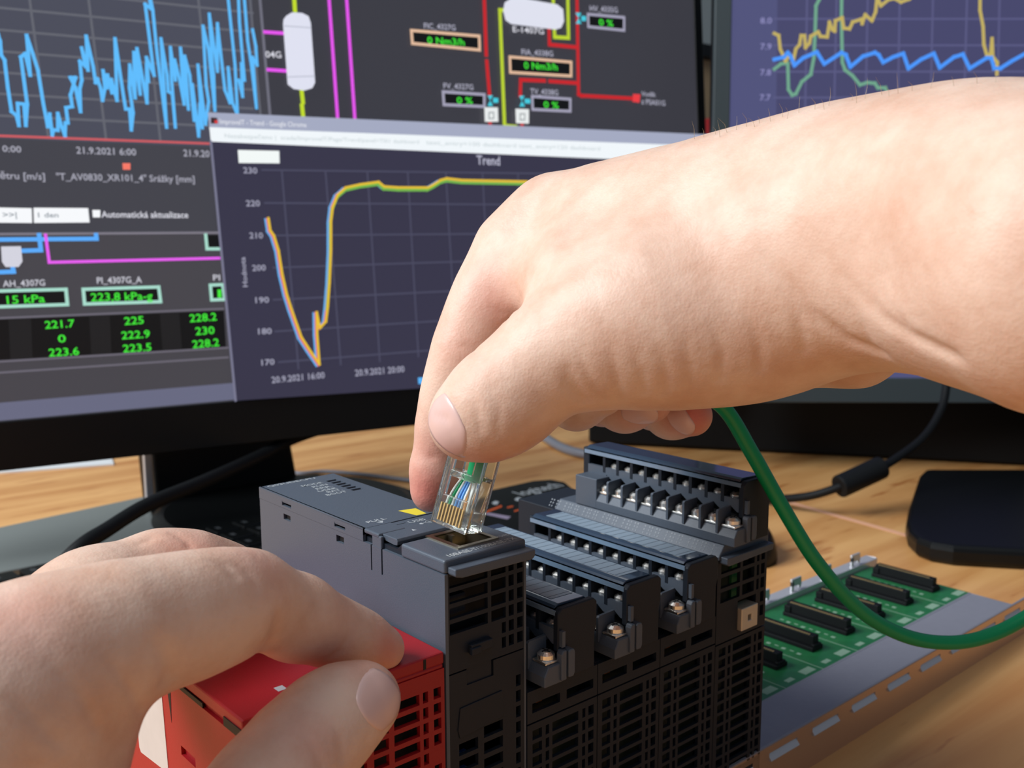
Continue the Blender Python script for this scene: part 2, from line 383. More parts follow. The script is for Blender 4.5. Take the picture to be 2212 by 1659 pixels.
def body(root, h, name='housing', mt=plastic_b, far=98, x0=0.15, x1=27.65, open_to=7):
    m = MB(); m.box(x0+.05, x1-.05, open_to, far, 3, h); m.plate((x0, x1), (2, h), [(x0+1.1, x1-1.1, 3, h-1.1)], 1, 1.3, open_to)
    return m.build(name, mt, root, bevel=0.35)

def io_module(X0, label):
    root = thing('io_module', label, 'module', (X0, 0, TZ0+10), 'slim terminal modules plugged side by side into the rack')
    dz = -(TZ0+10)
    H = 71.2+dz
    body(root, H)
    m = MB(); holes = [(2.0, 12.6, 64.6+dz, 67.4+dz), (15.2, 26.0, 64.6+dz, 67.4+dz)]
    m.plate((0.15, 27.65), (61.9+dz, H), holes, 1, 0, 1.3); m.build('upper_panel', plastic_b, root)
    m = MB(); m.plate((0.15, 27.65), (2, 61.4+dz), grille_holes(0.15, 27.65, 6, 59.4+dz, 3.95, 1.15, COLS), 1, 0, 1.3); m.build('vent_grille', plastic_b, root)
    m = MB(); m.box(4, 24, 5.2, 6.8, 10, 66+dz); m.build('inner_board', mat('inner_green', (12, 34, 28), 0.5) if 'inner_green' not in MATS else MATS['inner_green'], root)
    m = MB(); m.box(6, 8.4, 3, 4.2, 65.2+dz, 66.2+dz); m.build('copper_tip', MATS.get('copper') or mat('copper', (190, 100, 30), 0.4, 0.6), root)
    terminal_block(root, 94.0+dz, True)
    return root

mod1 = io_module(27.6, 'slim black terminal module with darkest cover, directly right of the processor module')
# copies share meshes, each keeps its own label
labs = ['slim black terminal module second from the processor module, pale blue label strip on top', 'slim black terminal module just left of the tall terminal module']
for i, lb_ in enumerate(labs):
    c = copy_tree(mod1); c.location.x = (27.6+27.8*(i+1))*S; c['label'] = lb_

# tall terminal module
m4 = thing('tall_io_module', 'tallest terminal module at the right end of the row, both screw rows in view', 'module', (111, 0, TZ0+10))
dz = -(TZ0+10); H = 91.0+dz
body(m4, H, x1=27.6)
up_cols = [(.07, .45), (.50, .74), (.79, .84), (.88, .955)]
m = MB(); hs = [h for h in grille_holes(0.15, 27.6, 62.5+dz, 88.6+dz, 5.0, 1.3, up_cols) if not (h[1] > 11.5 and h[0] < 22 and h[2] < 73.5+dz)]
hs.append((11.6, 21.8, 62.9+dz, 73.5+dz))
m.plate((0.15, 27.6), (61.0+dz, H), hs, 1, 0, 1.3); m.build('upper_grille', plastic_b, m4)
m = MB(); m.plate((0.15, 27.6), (2, 60.5+dz), grille_holes(0.15, 27.6, 6, 59+dz, 3.95, 1.15, COLS), 1, 0, 1.3); m.build('vent_grille', plastic_b, m4)
m = MB(); m.plate((12.0, 21.0), (63.0+dz, 70.9+dz), [(15.6, 17.6, 65.9+dz, 67.9+dz)], 1, -1.6, 3.5)
m.build('nut_clip', mat('brass_clip', (214, 204, 186), 0.4, 0.5), m4, bevel=0.3, label='bright square metal clip with a hole')
MB().box(4, 24, 5.2, 6.8, 10, 86+dz).build('inner_board', MATS['inner_green'], m4)
MB().box(13.6, 17.6, 4.2, 5.2, 72+dz, 86+dz).build('circuit_board', pcb, m4, label='green circuit board edge')
m = MB(); m.prism([(1.0, H+0.3), (1.0, H-1.8), (1.9, H-2.6), (26.4, H-2.0), (26.8, H+0.3)], 1, -3.2, 0.2); m.build('hook_ledge', plastic, m4, bevel=0.3)
m = MB(); m.prism([(0.15, H-1), (0.15, H+0.2), (3.0, H+3.8), (27.4, H+3.8), (27.4, H-1)], 1, -0.4, 77); st = m.build('sloped_strip', plastic, m4, bevel=0.3)
m = MB()
a, b = (0.15, H+0.2), (3.0, H+3.8)
def sl(t, e=0.04): return (a[0]+(b[0]-a[0])*t, a[1]+(b[1]-a[1])*t+e)
for j in range(24):
    y = 3+j*3.3
    for (t0, t1, w) in ((.12, .26, .35), (.40, .54, .5), (.68, .8, .6)):
        ww = w*(0.8+0.4*rnd.random())
        for q in range(2 if j % 3 else 1):
            m.prism([sl(t0), sl(t1), sl(t1, .1), sl(t0, .1)], 1, y+q*1.3, y+q*1.3+ww)
m.build('terminal_print', mat('faint_print', (132, 138, 145), 0.6), st, kind='stuff', label='tiny grey terminal markings')
terminal_block(m4, 115.6+dz, False)

# ---------------------------------------------------------------- processor module
cpu = thing('processor_module', 'tall grey processor module with a network socket, right beside the red module', 'module', (0, 0, TZ0+10))
cpu.location = (0, 0, 0)
def T(txt, x0, x1, y, h, parent=cpu, z=115.02, m=print_g):
    return text_part(txt, 'printed_text', m, parent, (x0, y, z), (1, 0, 0), (0, 1, 0), x1-x0, h)
# main shell: left skin with slots, interior, front ledge
m = MB(); m.box(0.9, 26.9, 5, 97, 6, 110.5)
m.build('core', inner, cpu)
m = MB(); m.plate((0, 98), (6, 111.3), [(78.1, 82.4, 107.8, 109.6), (47.2, 51.3, 108.0, 110.0), (32.8, 33.4, 104, 111.3), (27.6, 28.3, 104, 111.3)], 0, 0, 1.0)
m.build('side_wall', plastic, cpu, label='left side wall with small square slots')
MB().box(26.6, 27.5, 0, 98, 6, 113).build('side_wall', plastic, cpu, bevel=0.3)
MB().box(0.2, 27.3, 97, 98, 6, 112).build('end_wall', plastic, cpu)
# near block with the socket
m = MB(); m.plate((0, 27.4), (0, 19.0), [(9.6, 21.0, 5.8, 17.6)], 2, 111.35, 115.0)
nb = m.build('socket_housing', plastic, cpu, bevel=0.7, seg=3, ang=60)
m = MB(); m.prism([(19.0, 115), (22, 112.6), (37, 112.6), (37, 108), (19, 108)], 0, 1.02, 27.3); m.build('recess_floor', plastic_b, cpu)
MB().box(0.1, 1.1, 28.3, 32.8, 104, 114.6).build('side_latch', plastic, cpu, bevel=0.3)
m = MB(); m.box(0.0, 9, 29.3, 36.6, 113.9, 115.2); m.build('latch_tab', plastic, cpu, bevel=0.4)
m = MB(); m.prism([(22.4, 114.3), (22.9, 115.0), (36.4, 115.0), (36.4, 113.9), (24, 113.0), (22.6, 113.2)], 0, 1.4, 27.3); fl_ = m.build('usb_flap', plastic, cpu, bevel=0.2, label='hinged flap over the service port')
MB().box(5.5, 12, 33.6, 33.85, 115.0, 115.03).build('flap_groove', inner, fl_)
m = MB(); m.plate((0.0, 27.4), (37.0, 98.0), [(20.1+0, 23.9, 90.6-3.0*k-1.9, 90.6-3.0*k) for k in range(6)], 2, 113.2, 115.0)
lid = m.build('top_lid', plastic, cpu, bevel=0.0)
m = MB(); m.plate((37.0, 98.0), (111.4, 115.0), [(77.2, 83.0, 112.2, 113.6), (46.2, 52.0, 112.3, 113.7)], 0, -0.1, 0.9); m.build('lid_skirt', plastic, lid)
m = MB(); m.tube([(0.25, 37.2, 114.72), (0.25, 98, 114.72)], 0.38, 8); m.build('lid_edge', plastic, lid, smooth=True)
m = MB()
for k in range(6): m.prism([(90.6-3*k-1.9, 113.0), (90.6-3*k-1.9, 114.3), (90.6-3*k-.2, 113.2), (90.6-3*k-.2, 113.0)], 0, 20.1, 23.9)
m.build('lamp_window', plastic_b, lid, label='row of six small status windows')
# socket shield and cavity
m = MB(); m.plate((8.1, 21.8), (4.7, 19.0), [(9.7, 20.6, 6.0, 17.4)], 2, 115.0, 115.45); m.box(9.6, 9.9, 5.9, 17.6, 103, 115.2); m.box(20.6, 20.9, 5.9, 17.6, 103, 115.2); m.box(9.8, 20.8, 17.4, 17.7, 103, 115.2); m.box(9.8, 20.8, 5.7, 6.0, 103, 115.2)
sk = m.build('network_socket', nickel, cpu, label='nickel framed network socket')
m = MB(); m.prism([(14.2, 17.3), (15.8, 17.3), (15.4, 15.6), (14.6, 15.6)], 2, 108, 114.8); m.box(9.9, 10.2, 9, 14, 107, 114.6); m.build('spring_tab', nickel, sk)
MB().box(9.9, 20.6, 6, 17.4, 103, 103.4).build('socket_floor', inner, sk)
m = MB()
for j in range(8): m.box(18.2, 20.2, 8+j*1.02, 8.4+j*1.02, 107, 111)
m.build('spring_contact', gold, sk, kind='stuff')
# marks
T('Q03UDECPU', 2.1, 19.5, 95.6, 1.9); T('MODE', 10.6, 18.0, 88.6, 1.9); T('RUN', 12.6, 18.0, 85.4, 1.9); T('ERR.', 12.2, 18.0, 82.4, 1.9); T('USER', 11.2, 18.0, 79.4, 1.9); T('BAT.', 12.8, 18.0, 76.6, 1.9); T('BOOT', 10.8, 18.0, 73.7, 1.9)
T('PULL', 3.9, 10.2, 40.2, 1.9); T('USB', 12.8, 18.2, 32.2, 2.0); T('10BASE-T/100BASE-TX', 3.0, 25.6, 1.5, 2.0, m=mat('pale_print', (186, 190, 192), 0.6))
T('SD/RD', 22.6, 26.6, 5.5, 1.3); T('M', 22.4, 24.0, 19.5, 1.4, z=115.6)
m = MB(); m.add([(6.0, 39.6, 115.03), (8.4, 39.6, 115.03), (7.2, 38.0, 115.03)], [(0, 2, 1)]); m.add([(9.0, 26.0, 115.03), (10.4, 26.0, 115.03), (9.7, 27.6, 115.03)], [(0, 1, 2)])
m.box(15.2, 20, 30.0, 30.25, 115.0, 115.04); m.cyl((14.9, 30.1, 115.0), (0, 0, 1), 0.6, 0.04, 10); m.tube([(16.4, 30.1, 115.03), (17.2, 31.2, 115.03), (18.6, 31.2, 115.03)], 0.12, 4); m.tube([(17, 30.1, 115.03), (17.8, 29.1, 115.03), (19, 29.1, 115.03)], 0.12, 4)
m.build('printed_symbol', print_g, cpu, label='arrow and trident symbols')
MB().add([(17.4, 45.2, 115.04), (22.9, 44.0, 115.04), (22.0, 37.4, 115.04), (18.6, 37.6, 115.04)], [(3, 2, 1, 0)]).build('warning_sticker', yellow, lid, label='yellow triangular warning sticker')
# front face
m = MB(); m.prism([(1.0, 113.3), (1.0, 111.6), (1.5, 111.1), (3.4, 110.6), (26.9, 110.2), (27.9, 111.0), (27.9, 112.8), (3.3, 113.2)], 1, -3.2, 0.2)
m.build('hook_ledge', plastic, cpu, bevel=0.35)
m = MB(); z = 110.4; hs = []
for k in range(5):
    hs += [(1.5, 14.0, z-3.0, z), (15.2, 20.2, z-3.0, z)] if k < 4 else []
    hs += [(21.2, 23.0, z-3.0, z), (24.2, 26.2, z-3.0, z)]; z -= 4.15
hs += [(18.8, 20.2, z+1.15, z+4.15), (18.8, 20.2, z-3, z), (21.2, 23.0, z-3, z), (24.2, 26.2, z-3, z)]
hs[6:6] = []
m.plate((1.0, 27.4), (84.6, 111.3), hs, 1, 0.1, 1.4)
m.build('upper_grille', plastic_b, cpu, bevel=0)
MB().box(26.4, 27.35, 1, 5, 6, 114).build('corner_post', plastic_b, cpu)
MB().box(2, 25, 6.5, 8, 84, 112).build('inner_board', MATS['inner_green'], cpu)
m = MB(); m.box(3, 8.8, 3, 5, 99, 104); m.box(4, 13.2, 3.5, 5, 90, 93.5); m.build('inner_component', plastic_b, cpu)
m = MB(); m.plate((1.0, 27.4), (8, 84.2), [(6.8, 15.8, 80.0, 91.0)]+[(22.8+.9, 25.4, 77.5-4.5*k-3.2, 77.5-4.5*k) for k in range(14)]+[(4.0, 10.4, 64.6-4.6*k-3.3, 64.6-4.6*k) for k in range(11)]+[(12.4, 19.0, 66.6-4.6*k-3.2, 66.6-4.6*k) for k in range(12)], 1, 0.1, 1.4)
m.build('lower_panel', plastic_b, cpu)
m = MB(); m.box(7.0, 15.6, 0.5, 1.8, 78, 89.6); m.box(7.4, 14.6, -1.4, 1.0, 88.6, 91.2); m.box(7.2, 10.4, -1.9, -0.4, 88.4, 90.4); m.build('release_latch', plastic_b, cpu, bevel=0.25)
m = MB(); m.box(0.1, 27.3, 5, 6, 8, 84); m.build('inner_plate', inner, cpu)
m = MB()
for k in range(11): m.box(6.2, 9.2, 3.6, 4.8, 62.6-4.6*k, 64.4-4.6*k)
m.build('blue_lit_piece', blueb, cpu, kind='stuff', label='pieces coloured like the blue light behind the lower vents')  # blue light on the lower grid put in as coloured pieces
m = MB(); m.prism([(3.6, 68.6), (4.4, 74.5), (18.6, 75.0), (19.2, 68.0), (18.4, 67.4), (4.2, 66.2)], 1, -0.25, 0.1); m.build('name_plate', plastic_b, cpu, bevel=0.15)

# ---------------------------------------------------------------- red power module
pw = thing('power_module', 'red module at the left end of the rack, gripped by the lower left hand', 'module', (-28, 49, 5)); PO = (-28, 49, 5)
def pmb():
    m = MB(); m.off = PO; return m
m = pmb(); m.box(-54.6, -0.5, 7, 98, 6, 87.0); m.build('core', red, pw)
m = pmb(); m.plate((0.3, 98), (6, 87.0), [(25.9, 34.2, 69.6, 72.0)], 0, -55.6, -54.4); m.build('side_wall', red, pw, label='left side wall with a dark slot')
MB_ = pmb(); MB_.prism([(39.2, 76), (38.6, 86.9), (41.3, 86.9)], 0, -55.66, -55.5); MB_.build('notch', inner, pw)
m = pmb(); m.box(-55.4, -0.5, 0.0, 98, 88.2, 91.4); m.box(-54.8, -0.6, 0.3, 97, 86.8, 88.3); m.build('top_cover', red, pw, bevel=0.5)
m = pmb(); m.box(-55.65, -55.3, 20, 33, 87.0, 88.2); m.box(-55.65, -55.3, 0.5, 9, 87.0, 89.2); m.build('cover_gap', inner, pw, kind='stuff')
m = pmb(); m.box(-7.0, -6.2, -0.1, 0.4, 88.4, 91.0); m.build('edge_notch', inner, pw)
cols = [(-3.9, -1.6), (-7.2, -5.6), (-16.0, -8.3), (-22.0, -17.6), (-36, -24), (-39.5, -37.5), (-52, -41)]
m = pmb(); hs = []
for k in range(18):
    for a, b in cols:
        if k == 4 and a == -3.9: continue
        hs.append((a, b, 82.4-4.15*k-2.9, 82.4-4.15*k))
m.plate((-54.4, -0.5), (6, 87.0), hs, 1, 0.1, 1.5); m.build('vent_grille', red, pw, bevel=0)
m = pmb(); m.box(-55, -1, 6, 6.9, 8, 86); m.build('inner_plate', inner, pw)
m = pmb()
for k in range(5): m.box(-7.3, -6.9, 2, 3, 79.8-4.15*k, 82-4.15*k)
m.build('inner_pin', steel, pw, kind='stuff')
m = pmb(); m.prism([(44.8, 86.4), (64.5, 86.4), (62.4, 60.0), (61.4, 59.0), (45.6, 60.6), (43.0, 62.4)], 0, -55.75, -55.6); m.build('foil_label', paplab, pw, label='pale silvery label on the left side')
m = pmb(); m.box(-42.6, -40.4, 7.6, 10, 91.4, 91.45); m.build('printed_symbol', print_g, pw)

# ---------------------------------------------------------------- network plug and cable
B = Vector([10.98, 9.28, 119.28]); Tt = Vector([16.87, 7.18, 140.85])
uu = (Tt-B).normalized(); ww = Vector((math.cos(math.radians(-75)), math.sin(math.radians(-75)), 0)); ww = (ww-uu*ww.dot(uu)).normalized(); tt = uu.cross(ww)
if tt.dot(Vector((0.75, -0.66, 0))) < 0: tt = -tt
FR = Matrix((ww, tt, uu)).transposed()     # local x: width, y: thickness away, z: up the plug
net = thing('network_cable', 'green network cable with a clear plug, held over the socket by a hand', 'cable', tuple(B))
def fmb(): return MB()
m = fmb()
m.plate((-5.85, 5.85), (0, 21.5), [(-3.6, 3.6, 8.2, 13.2), (-3.2, 3.2, 15.0, 19.6)], 1, -4.0, -2.6)
m.box(-5.85, -4.9, -2.6, 3.6, 0.3, 21.5); m.box(4.9, 5.85, -2.6, 3.6, 0.3, 21.5); m.box(-4.9, 4.9, 2.8, 3.8, 0.6, 21.5); m.box(-4.9, 4.9, -2.6, 2.8, 0, 5.6)
m.prism([(-2.7, 13.2), (2.4, 14.4), (2.4, 15.0), (-2.7, 15.0)], 0, -4.2, 4.2)
plug = m.build('plug', clearp, net, bevel=0.3, frame=FR, label='clear plastic network plug')
m = fmb(); m.prism([(3.8, 3.0), (4.6, 2.2), (7.2, 13.0), (6.6, 14.2), (6.0, 13.4)], 0, -3.1, 3.1); m.build('latch_clip', clearp, plug, frame=FR, bevel=0.2)
m = fmb()
for j in range(8): m.box(-4.0+j*1.02-0.2+.4, -4.0+j*1.02+0.2+.4, -4.15, -3.0, 1.2, 6.0)
m.build('gold_contact', gold, plug, frame=FR, label='eight gold contact blades', kind='stuff')
for nm, mt_, js in (('wire', wirew, (0, 2, 5, 7)), ('wire', cableg, (1, )), ('wire', wireb, (3, 4)), ('wire', wireo, (6, ))):
    m = fmb()
    for j in js: m.tube([(-3.6+j*1.02, -1.6, 4.6), (-3.3+j*0.92, -1.2, 8.5), (-2.2+j*0.7, 0.0, 12.8), (-1.0+j*0.3, 0.2, 15)], 0.42, 6, sub=3)
    m.build(nm, mt_, plug, frame=FR, smooth=True)
m = MB()
pts = [Vector([10.98, 9.28, 119.28])+FR@Vector((1.4, 0.2, 13.5)), Vector([10.98, 9.28, 119.28])+FR@Vector((1.6, 0.2, 22.0))]+[Vector(p) for p in [[27.6, 11.74, 143.31], [51.24, 15.76, 145.71], [82.07, 13.21, 146.7], [103.85, 7.34, 145.32], [114.56, 2.27, 139.94], [123.39, -3.24, 124.32], [132.35, -9.4, 106.07], [144.26, -15.82, 85.98], [161.7, -22.94, 66.44], [179.25, -31.2, 54.91], [195.1, -40.44, 51.13], [210.52, -48.21, 52.74], [226.73, -55.64, 59.4], [244.96, -63.84, 70.94]]]
m.off = tuple(B)
m.tube(pts, [2.1, 2.3]+[2.5]*(len(pts)-2), 18, sub=8)
m.build('cable_jacket', cableg, net, smooth=True, label='thick green cable jacket')

# ---------------------------------------------------------------- monitors
def plane_matrix(h, v, n): return Matrix((h, [-c for c in n], v)).transposed()   # local x: right, y: away from viewer, z: up
class Screen:
    def __init__(s, root, scr): s.root = root; s.scr = scr; s.k = 0.0
    def lift(s): s.k += 0.03; return -0.3-s.k
    def poly(s, name, pts, col, k=1.0, kind=None, label=None):
        y = s.lift(); m = MB(); m.add([(u, y, v) for u, v in pts], [tuple(range(len(pts)))])
        return m.build(name, emit(col, k), s.scr, label=label, kind=kind)
    def lines(s, name, polys, w, col, k=1.0, kind=None, label=None, closed=False):
        if kind is None and len(polys) > 1:
            for p in polys: s.lines(name, [p], w, col, k, kind, label, closed)
            return
        y = s.lift(); m = MB()
        for pts in polys:
            if closed: pts = list(pts)+[pts[0]]
            for i in range(len(pts)-1):
                a, b = Vector(pts[i]), Vector(pts[i+1]); d = b-a
                if d.length < 1e-6: continue
                d.normalize(); n = Vector((-d.y, d.x))*w/2; e = d*w/2
                q = [a-e+n, a-e-n, b+e-n, b+e+n]
                m.add([(p.x, y, p.y) for p in q], [(0, 1, 2, 3)])
        return m.build(name, emit(col, k), s.scr, label=label, kind=kind)
    def text(s, txt, t, col, k=1.0, par=None):
        u, v, w, h, a = t; a = math.radians(a); y = s.lift()
        return text_part(txt, 'caption', emit(col, k), s.scr, (u, y, v), (math.cos(a), 0, math.sin(a)), (-math.sin(a), 0, math.cos(a)), w, h, off=0)

def make_monitor(label, loc, rot, u0, u1, v0, v1, bez, bm_, chin):
    root = thing('monitor', label, 'monitor', loc, rotm=rot)
    m = MB(); m.plate((u0-bez, u1+bez), (v0-chin, v1+bez), [(u0, u1, v0, v1)], 1, -1.6, 6)
    m.build('bezel', bm_, root, bevel=0.8)
    MB().box(u0-bez+1, u1+bez-1, 6, 26, v0-chin+2, v1+bez-2).build('rear_case', black, root, bevel=3)
    scr = MB().box(u0, u1, -0.2, 6, v0, v1).build('screen', emit((40, 40, 48)), root)
    return root, scr

RL = plane_matrix([0.98325, -0.18224, 0.0], [0.01588, 0.0857, 0.99619], [-0.18154, -0.97951, 0.08716])
uR = 417.0; vB = -111.3
mon, scr = make_monitor('large black monitor on the left showing pipe schematics and a trend window', [139.36, 432.63, 196.45], RL, -190, uR, vB, vB+330, 8.5, black, 29.3)
SC = Screen(mon, scr)
vT = vB+330
P0 = SC.poly
# dark desktop areas
P0('chart_panel', [(-190, vB), (uR, vB), (uR, vT), (-190, vT)], (66, 66, 74), label='dark dashboard background')
P0('chart_area', [[-131.0, 54.4], [37.1, 54.1], [39.1, 168.5], [-123.6, 148.4]], (74, 76, 90))
P0('schematic_panel', [[45.8, 76.3], [415.1, 76.8], [419.7, 215.5], [43.7, 169.0]], (58, 58, 66), label='dark pipe schematic panel')
P0('lower_panel', [[-143.9, -108.3], [13.5, -110.4], [11.9, -0.9], [-135.4, -1.1]], (70, 68, 74))
P0('taskbar', [[-144.0, -110.7], [13.5, -110.4], [13.0, -99.3], [-143.2, -100.2]], (104, 106, 130), label='greyish lilac bar along the lower screen edge')
SC.lines('grid_line', [[[-114.6, 142.2], [38.5, 142.2]], [[-115.6, 129.7], [37.7, 129.8]], [[-116.6, 117.0], [36.8, 117.0]], [[-117.6, 104.7], [35.9, 104.8]], [[-118.5, 92.5], [35.1, 92.5]], [[-119.5, 80.2], [34.3, 80.2]], [[-120.5, 67.6], [33.4, 67.6]]]+[[[-94.7, 136.0], [-90.7, 56.4]], [[-62.0, 139.6], [-58.2, 56.4]], [[-28.7, 143.3], [-26.0, 56.9]], [[3.9, 146.8], [6.7, 74.2]], [[37.5, 150.6], [39.3, 76.9]]], 1.44, (100, 102, 112), kind='stuff', label='faint grey chart grid')
SC.lines('axis_line', [[[-121.4, 55.9], [3.9, 56.3]]], 1.45, (206, 92, 98), label='red base line of the chart')
SC.lines('divider_line', [[[44.1, 151.3], [45.8, 76.6]]], 1.84, (112, 112, 126))
o = (0, 0)
SC.lines('chart_line', [[[-114.2, 119.6], [-112.3, 110.5], [-112.3, 102.6], [-110.8, 99.8], [-110.3, 84.0], [-109.4, 70.3], [-107.0, 68.2], [-106.1, 62.4], [-105.8, 75.2], [-102.4, 75.0], [-102.4, 62.6], [-100.7, 75.1], [-102.0, 102.3], [-99.5, 104.4], [-97.8, 92.1], [-97.9, 115.0], [-95.4, 104.7], [-93.4, 95.4], [-91.9, 75.7], [-90.5, 62.5], [-88.9, 69.9], [-88.4, 57.7], [-87.5, 60.7], [-85.1, 60.5], [-84.4, 70.5], [-82.9, 62.8], [-81.4, 57.7], [-80.6, 65.2], [-79.2, 65.2], [-79.6, 74.2], [-76.0, 75.1], [-76.5, 81.8], [-72.9, 92.5], [-75.8, 92.3], [-73.4, 86.5], [-71.6, 72.4], [-71.0, 85.9], [-69.5, 91.2], [-69.7, 102.4], [-66.7, 99.6], [-68.1, 110.4], [-65.5, 97.5], [-65.0, 117.7], [-62.4, 100.0], [-61.7, 90.3], [-60.5, 92.6], [-59.1, 87.4], [-58.5, 79.9], [-56.5, 87.6], [-56.9, 97.8], [-55.4, 87.7], [-54.5, 95.3], [-52.7, 84.8], [-52.5, 92.8], [-50.1, 80.4], [-48.5, 117.7], [-46.9, 94.3], [-46.0, 82.2], [-45.4, 75.4], [-43.1, 75.5], [-43.0, 62.8], [-41.2, 73.3], [-42.2, 88.6], [-41.0, 102.4], [-39.3, 82.6], [-38.0, 110.3], [-36.1, 85.1], [-36.0, 112.8], [-32.4, 80.0], [-31.0, 103.2], [-30.6, 93.2], [-30.7, 107.8], [-26.9, 97.3], [-29.1, 140.5], [-25.9, 138.2], [-26.3, 148.1]]], 2.0, (96, 190, 255), label='jagged light blue chart line')
SC.lines('chart_line', [[[-26.3, 148.1], [-24.8, 137.6], [-24.1, 110.7], [-21.6, 65.4], [-21.1, 120.2], [-18.9, 97.9], [-18.9, 87.8], [-16.6, 86.4], [-16.2, 65.7], [-16.4, 95.0], [-15.7, 115.3], [-14.1, 95.2], [-13.6, 107.7], [-11.4, 95.4], [-9.7, 80.5], [-9.5, 115.4], [-7.2, 77.5], [-7.2, 110.6], [-4.9, 99.0], [-4.1, 70.6], [-3.7, 93.1], [-2.0, 60.8], [0.2, 81.1], [0.7, 66.1], [0.7, 105.7], [2.9, 68.6], [5.9, 83.1], [5.0, 93.3], [5.7, 130.5], [8.2, 115.8], [9.5, 77.7], [10.3, 100.1], [9.9, 106.4], [10.2, 138.5], [12.9, 102.7], [15.0, 133.0], [15.3, 125.1], [16.9, 91.0], [19.6, 83.1], [20.0, 105.6], [21.3, 83.2], [24.0, 75.3], [24.6, 107.6], [22.9, 153.7]],[[26.4, 98.0], [28.2, 87.7], [28.8, 108.7], [30.2, 98.3], [29.4, 135.3], [29.9, 154.5]], [[33.6, 154.9], [34.0, 123.6], [35.4, 108.4], [36.9, 80.9], [36.6, 113.4], [39.2, 108.7], [39.2, 120.9], [37.8, 131.3]]], 1.94, (96, 190, 255), label='jagged light blue chart line')
TX = SC.text
TX('0:00', [-116.0, 46.8, 10.0, 3.8, -1.0], (176, 176, 190)); TX('21.9.2021 6:00', [-75.8, 47.1, 34.6, 4.2, 0.1], (176, 176, 190)); TX('21.9.20', [-12.4, 47.6, 16.4, 4.4, -0.1], (176, 176, 190))
TX('větru [m/s]', [-121.4, 31.1, 27.0, 4.1, -0.4], (172, 172, 186)); TX('"T_AV0830_XR101_4" Srážky [mm]', [-88.1, 31.0, 81.5, 4.2, 0.2], (172, 172, 186))
P0('legend_mark', [[-49.8, 38.1], [-45.4, 38.2], [-45.1, 42.2], [-49.8, 42.1]], (250, 122, 104))
P0('button', [[-130.1, 5.5], [-103.4, 5.3], [-103.0, 14.0], [-129.4, 14.4]], (250, 252, 255), label='white page button'); TX('>>|', [-118.8, 8.5, 7.4, 3.3, 0.2], (130, 140, 150))
P0('drop_down', [[-102.4, 5.3], [-71.5, 5.6], [-71.7, 14.3], [-102.0, 14.3]], (250, 252, 255), label='white drop-down field'); TX('1 den', [-99.9, 8.6, 11.2, 3.0, 0.2], (130, 140, 150))
P0('check_box', [[-69.4, 8.7], [-65.2, 8.7], [-64.8, 13.2], [-69.4, 13.2]], (250, 252, 255)); TX('Automatická aktualizace', [-64.4, 8.7, 52.1, 4.0, -0.1], (222, 222, 232))
SC.lines('divider_line', [[[-125.8, -1.2], [5.9, -0.9]]], 1.44, (126, 122, 134))
# lower left schematic
SC.lines('pipe_line', [[[-126.1, -4.4], [-68.3, -4.3], [-68.4, -2.0]], [[-100.2, -1.9], [-99.9, -10.9], [-110.4, -11.1]], [[-127.6, -23.5], [-115.6, -23.3], [-115.9, -20.8]]], 2.5, (92, 174, 255), label='blue pipe line')
SC.lines('pipe_line', [[[-96.7, -1.9], [-95.9, -18.2], [5.3, -17.4]]], 1.74, (238, 96, 246), label='magenta pipe line')
P0('tank_symbol', [[-121.1, -8.5], [-121.3, -17.4], [-119.6, -20.5], [-112.7, -20.6], [-110.4, -17.4], [-110.5, -8.4]], (214, 214, 226), label='small white tank symbol')
def readout(quad, frame, w, txt, t, col=(70, 240, 60), dark=(6, 8, 8)):
    P0('readout_box', quad, dark); SC.lines('readout_frame', [quad], w, frame, closed=True)
    if txt: TX(txt, t, col)
w5 = 1.99
readout([[-134.0, -43.6], [-87.8, -43.8], [-87.9, -34.6], [-133.3, -34.4]], (170, 222, 206), w5, '15 kPa', [-120.5, -42.2, 20.5, 4.9, 0.8])
readout([[-78.1, -43.9], [-33.3, -44.2], [-33.8, -34.9], [-78.2, -34.9]], (170, 222, 206), w5, '223,8 kPa-g', [-74.3, -42.4, 36.3, 5.1, -0.4])
readout([[-1.3, -44.3], [7.1, -44.3], [6.5, -34.6], [-1.5, -34.7]], (170, 222, 206), w5, '1', [2.7, -42.9, 2.4, 5.4, -2.1])
P0('readout_box', [[-2.2, -10.7], [6.4, -10.8], [5.8, -2.4], [-2.2, -2.4]], (6, 8, 8)); SC.lines('readout_frame', [[[-2.2, -2.4], [-2.0, -11.3], [6.4, -11.4]]], w5, (170, 222, 206))
TX('AH_4307G', [-121.9, -32.1, 22.7, 3.8, 0.3], (205, 205, 215)); TX('PI_4307G_A', [-70.1, -31.7, 26.4, 4.0, -0.4], (205, 205, 215)); TX('PI', [0.5, -31.7, 4.5, 3.9, -1.6], (205, 205, 215))
P0('value_table', [[-136.4, -74.9], [5.8, -75.2], [6.0, -51.5], [-134.6, -51.1]], (8, 9, 9), label='black table of green numbers')
for q in ([[-121.3, -74.8], [-109.3, -74.8], [-108.5, -51.3], [-120.5, -51.3]], [[-76.7, -75.0], [-64.9, -74.9], [-64.3, -51.6], [-76.1, -51.7]], [[-34.4, -75.1], [-22.3, -75.3], [-22.4, -51.8], [-34.4, -51.8]]): P0('table_column', q, (26, 26, 27))
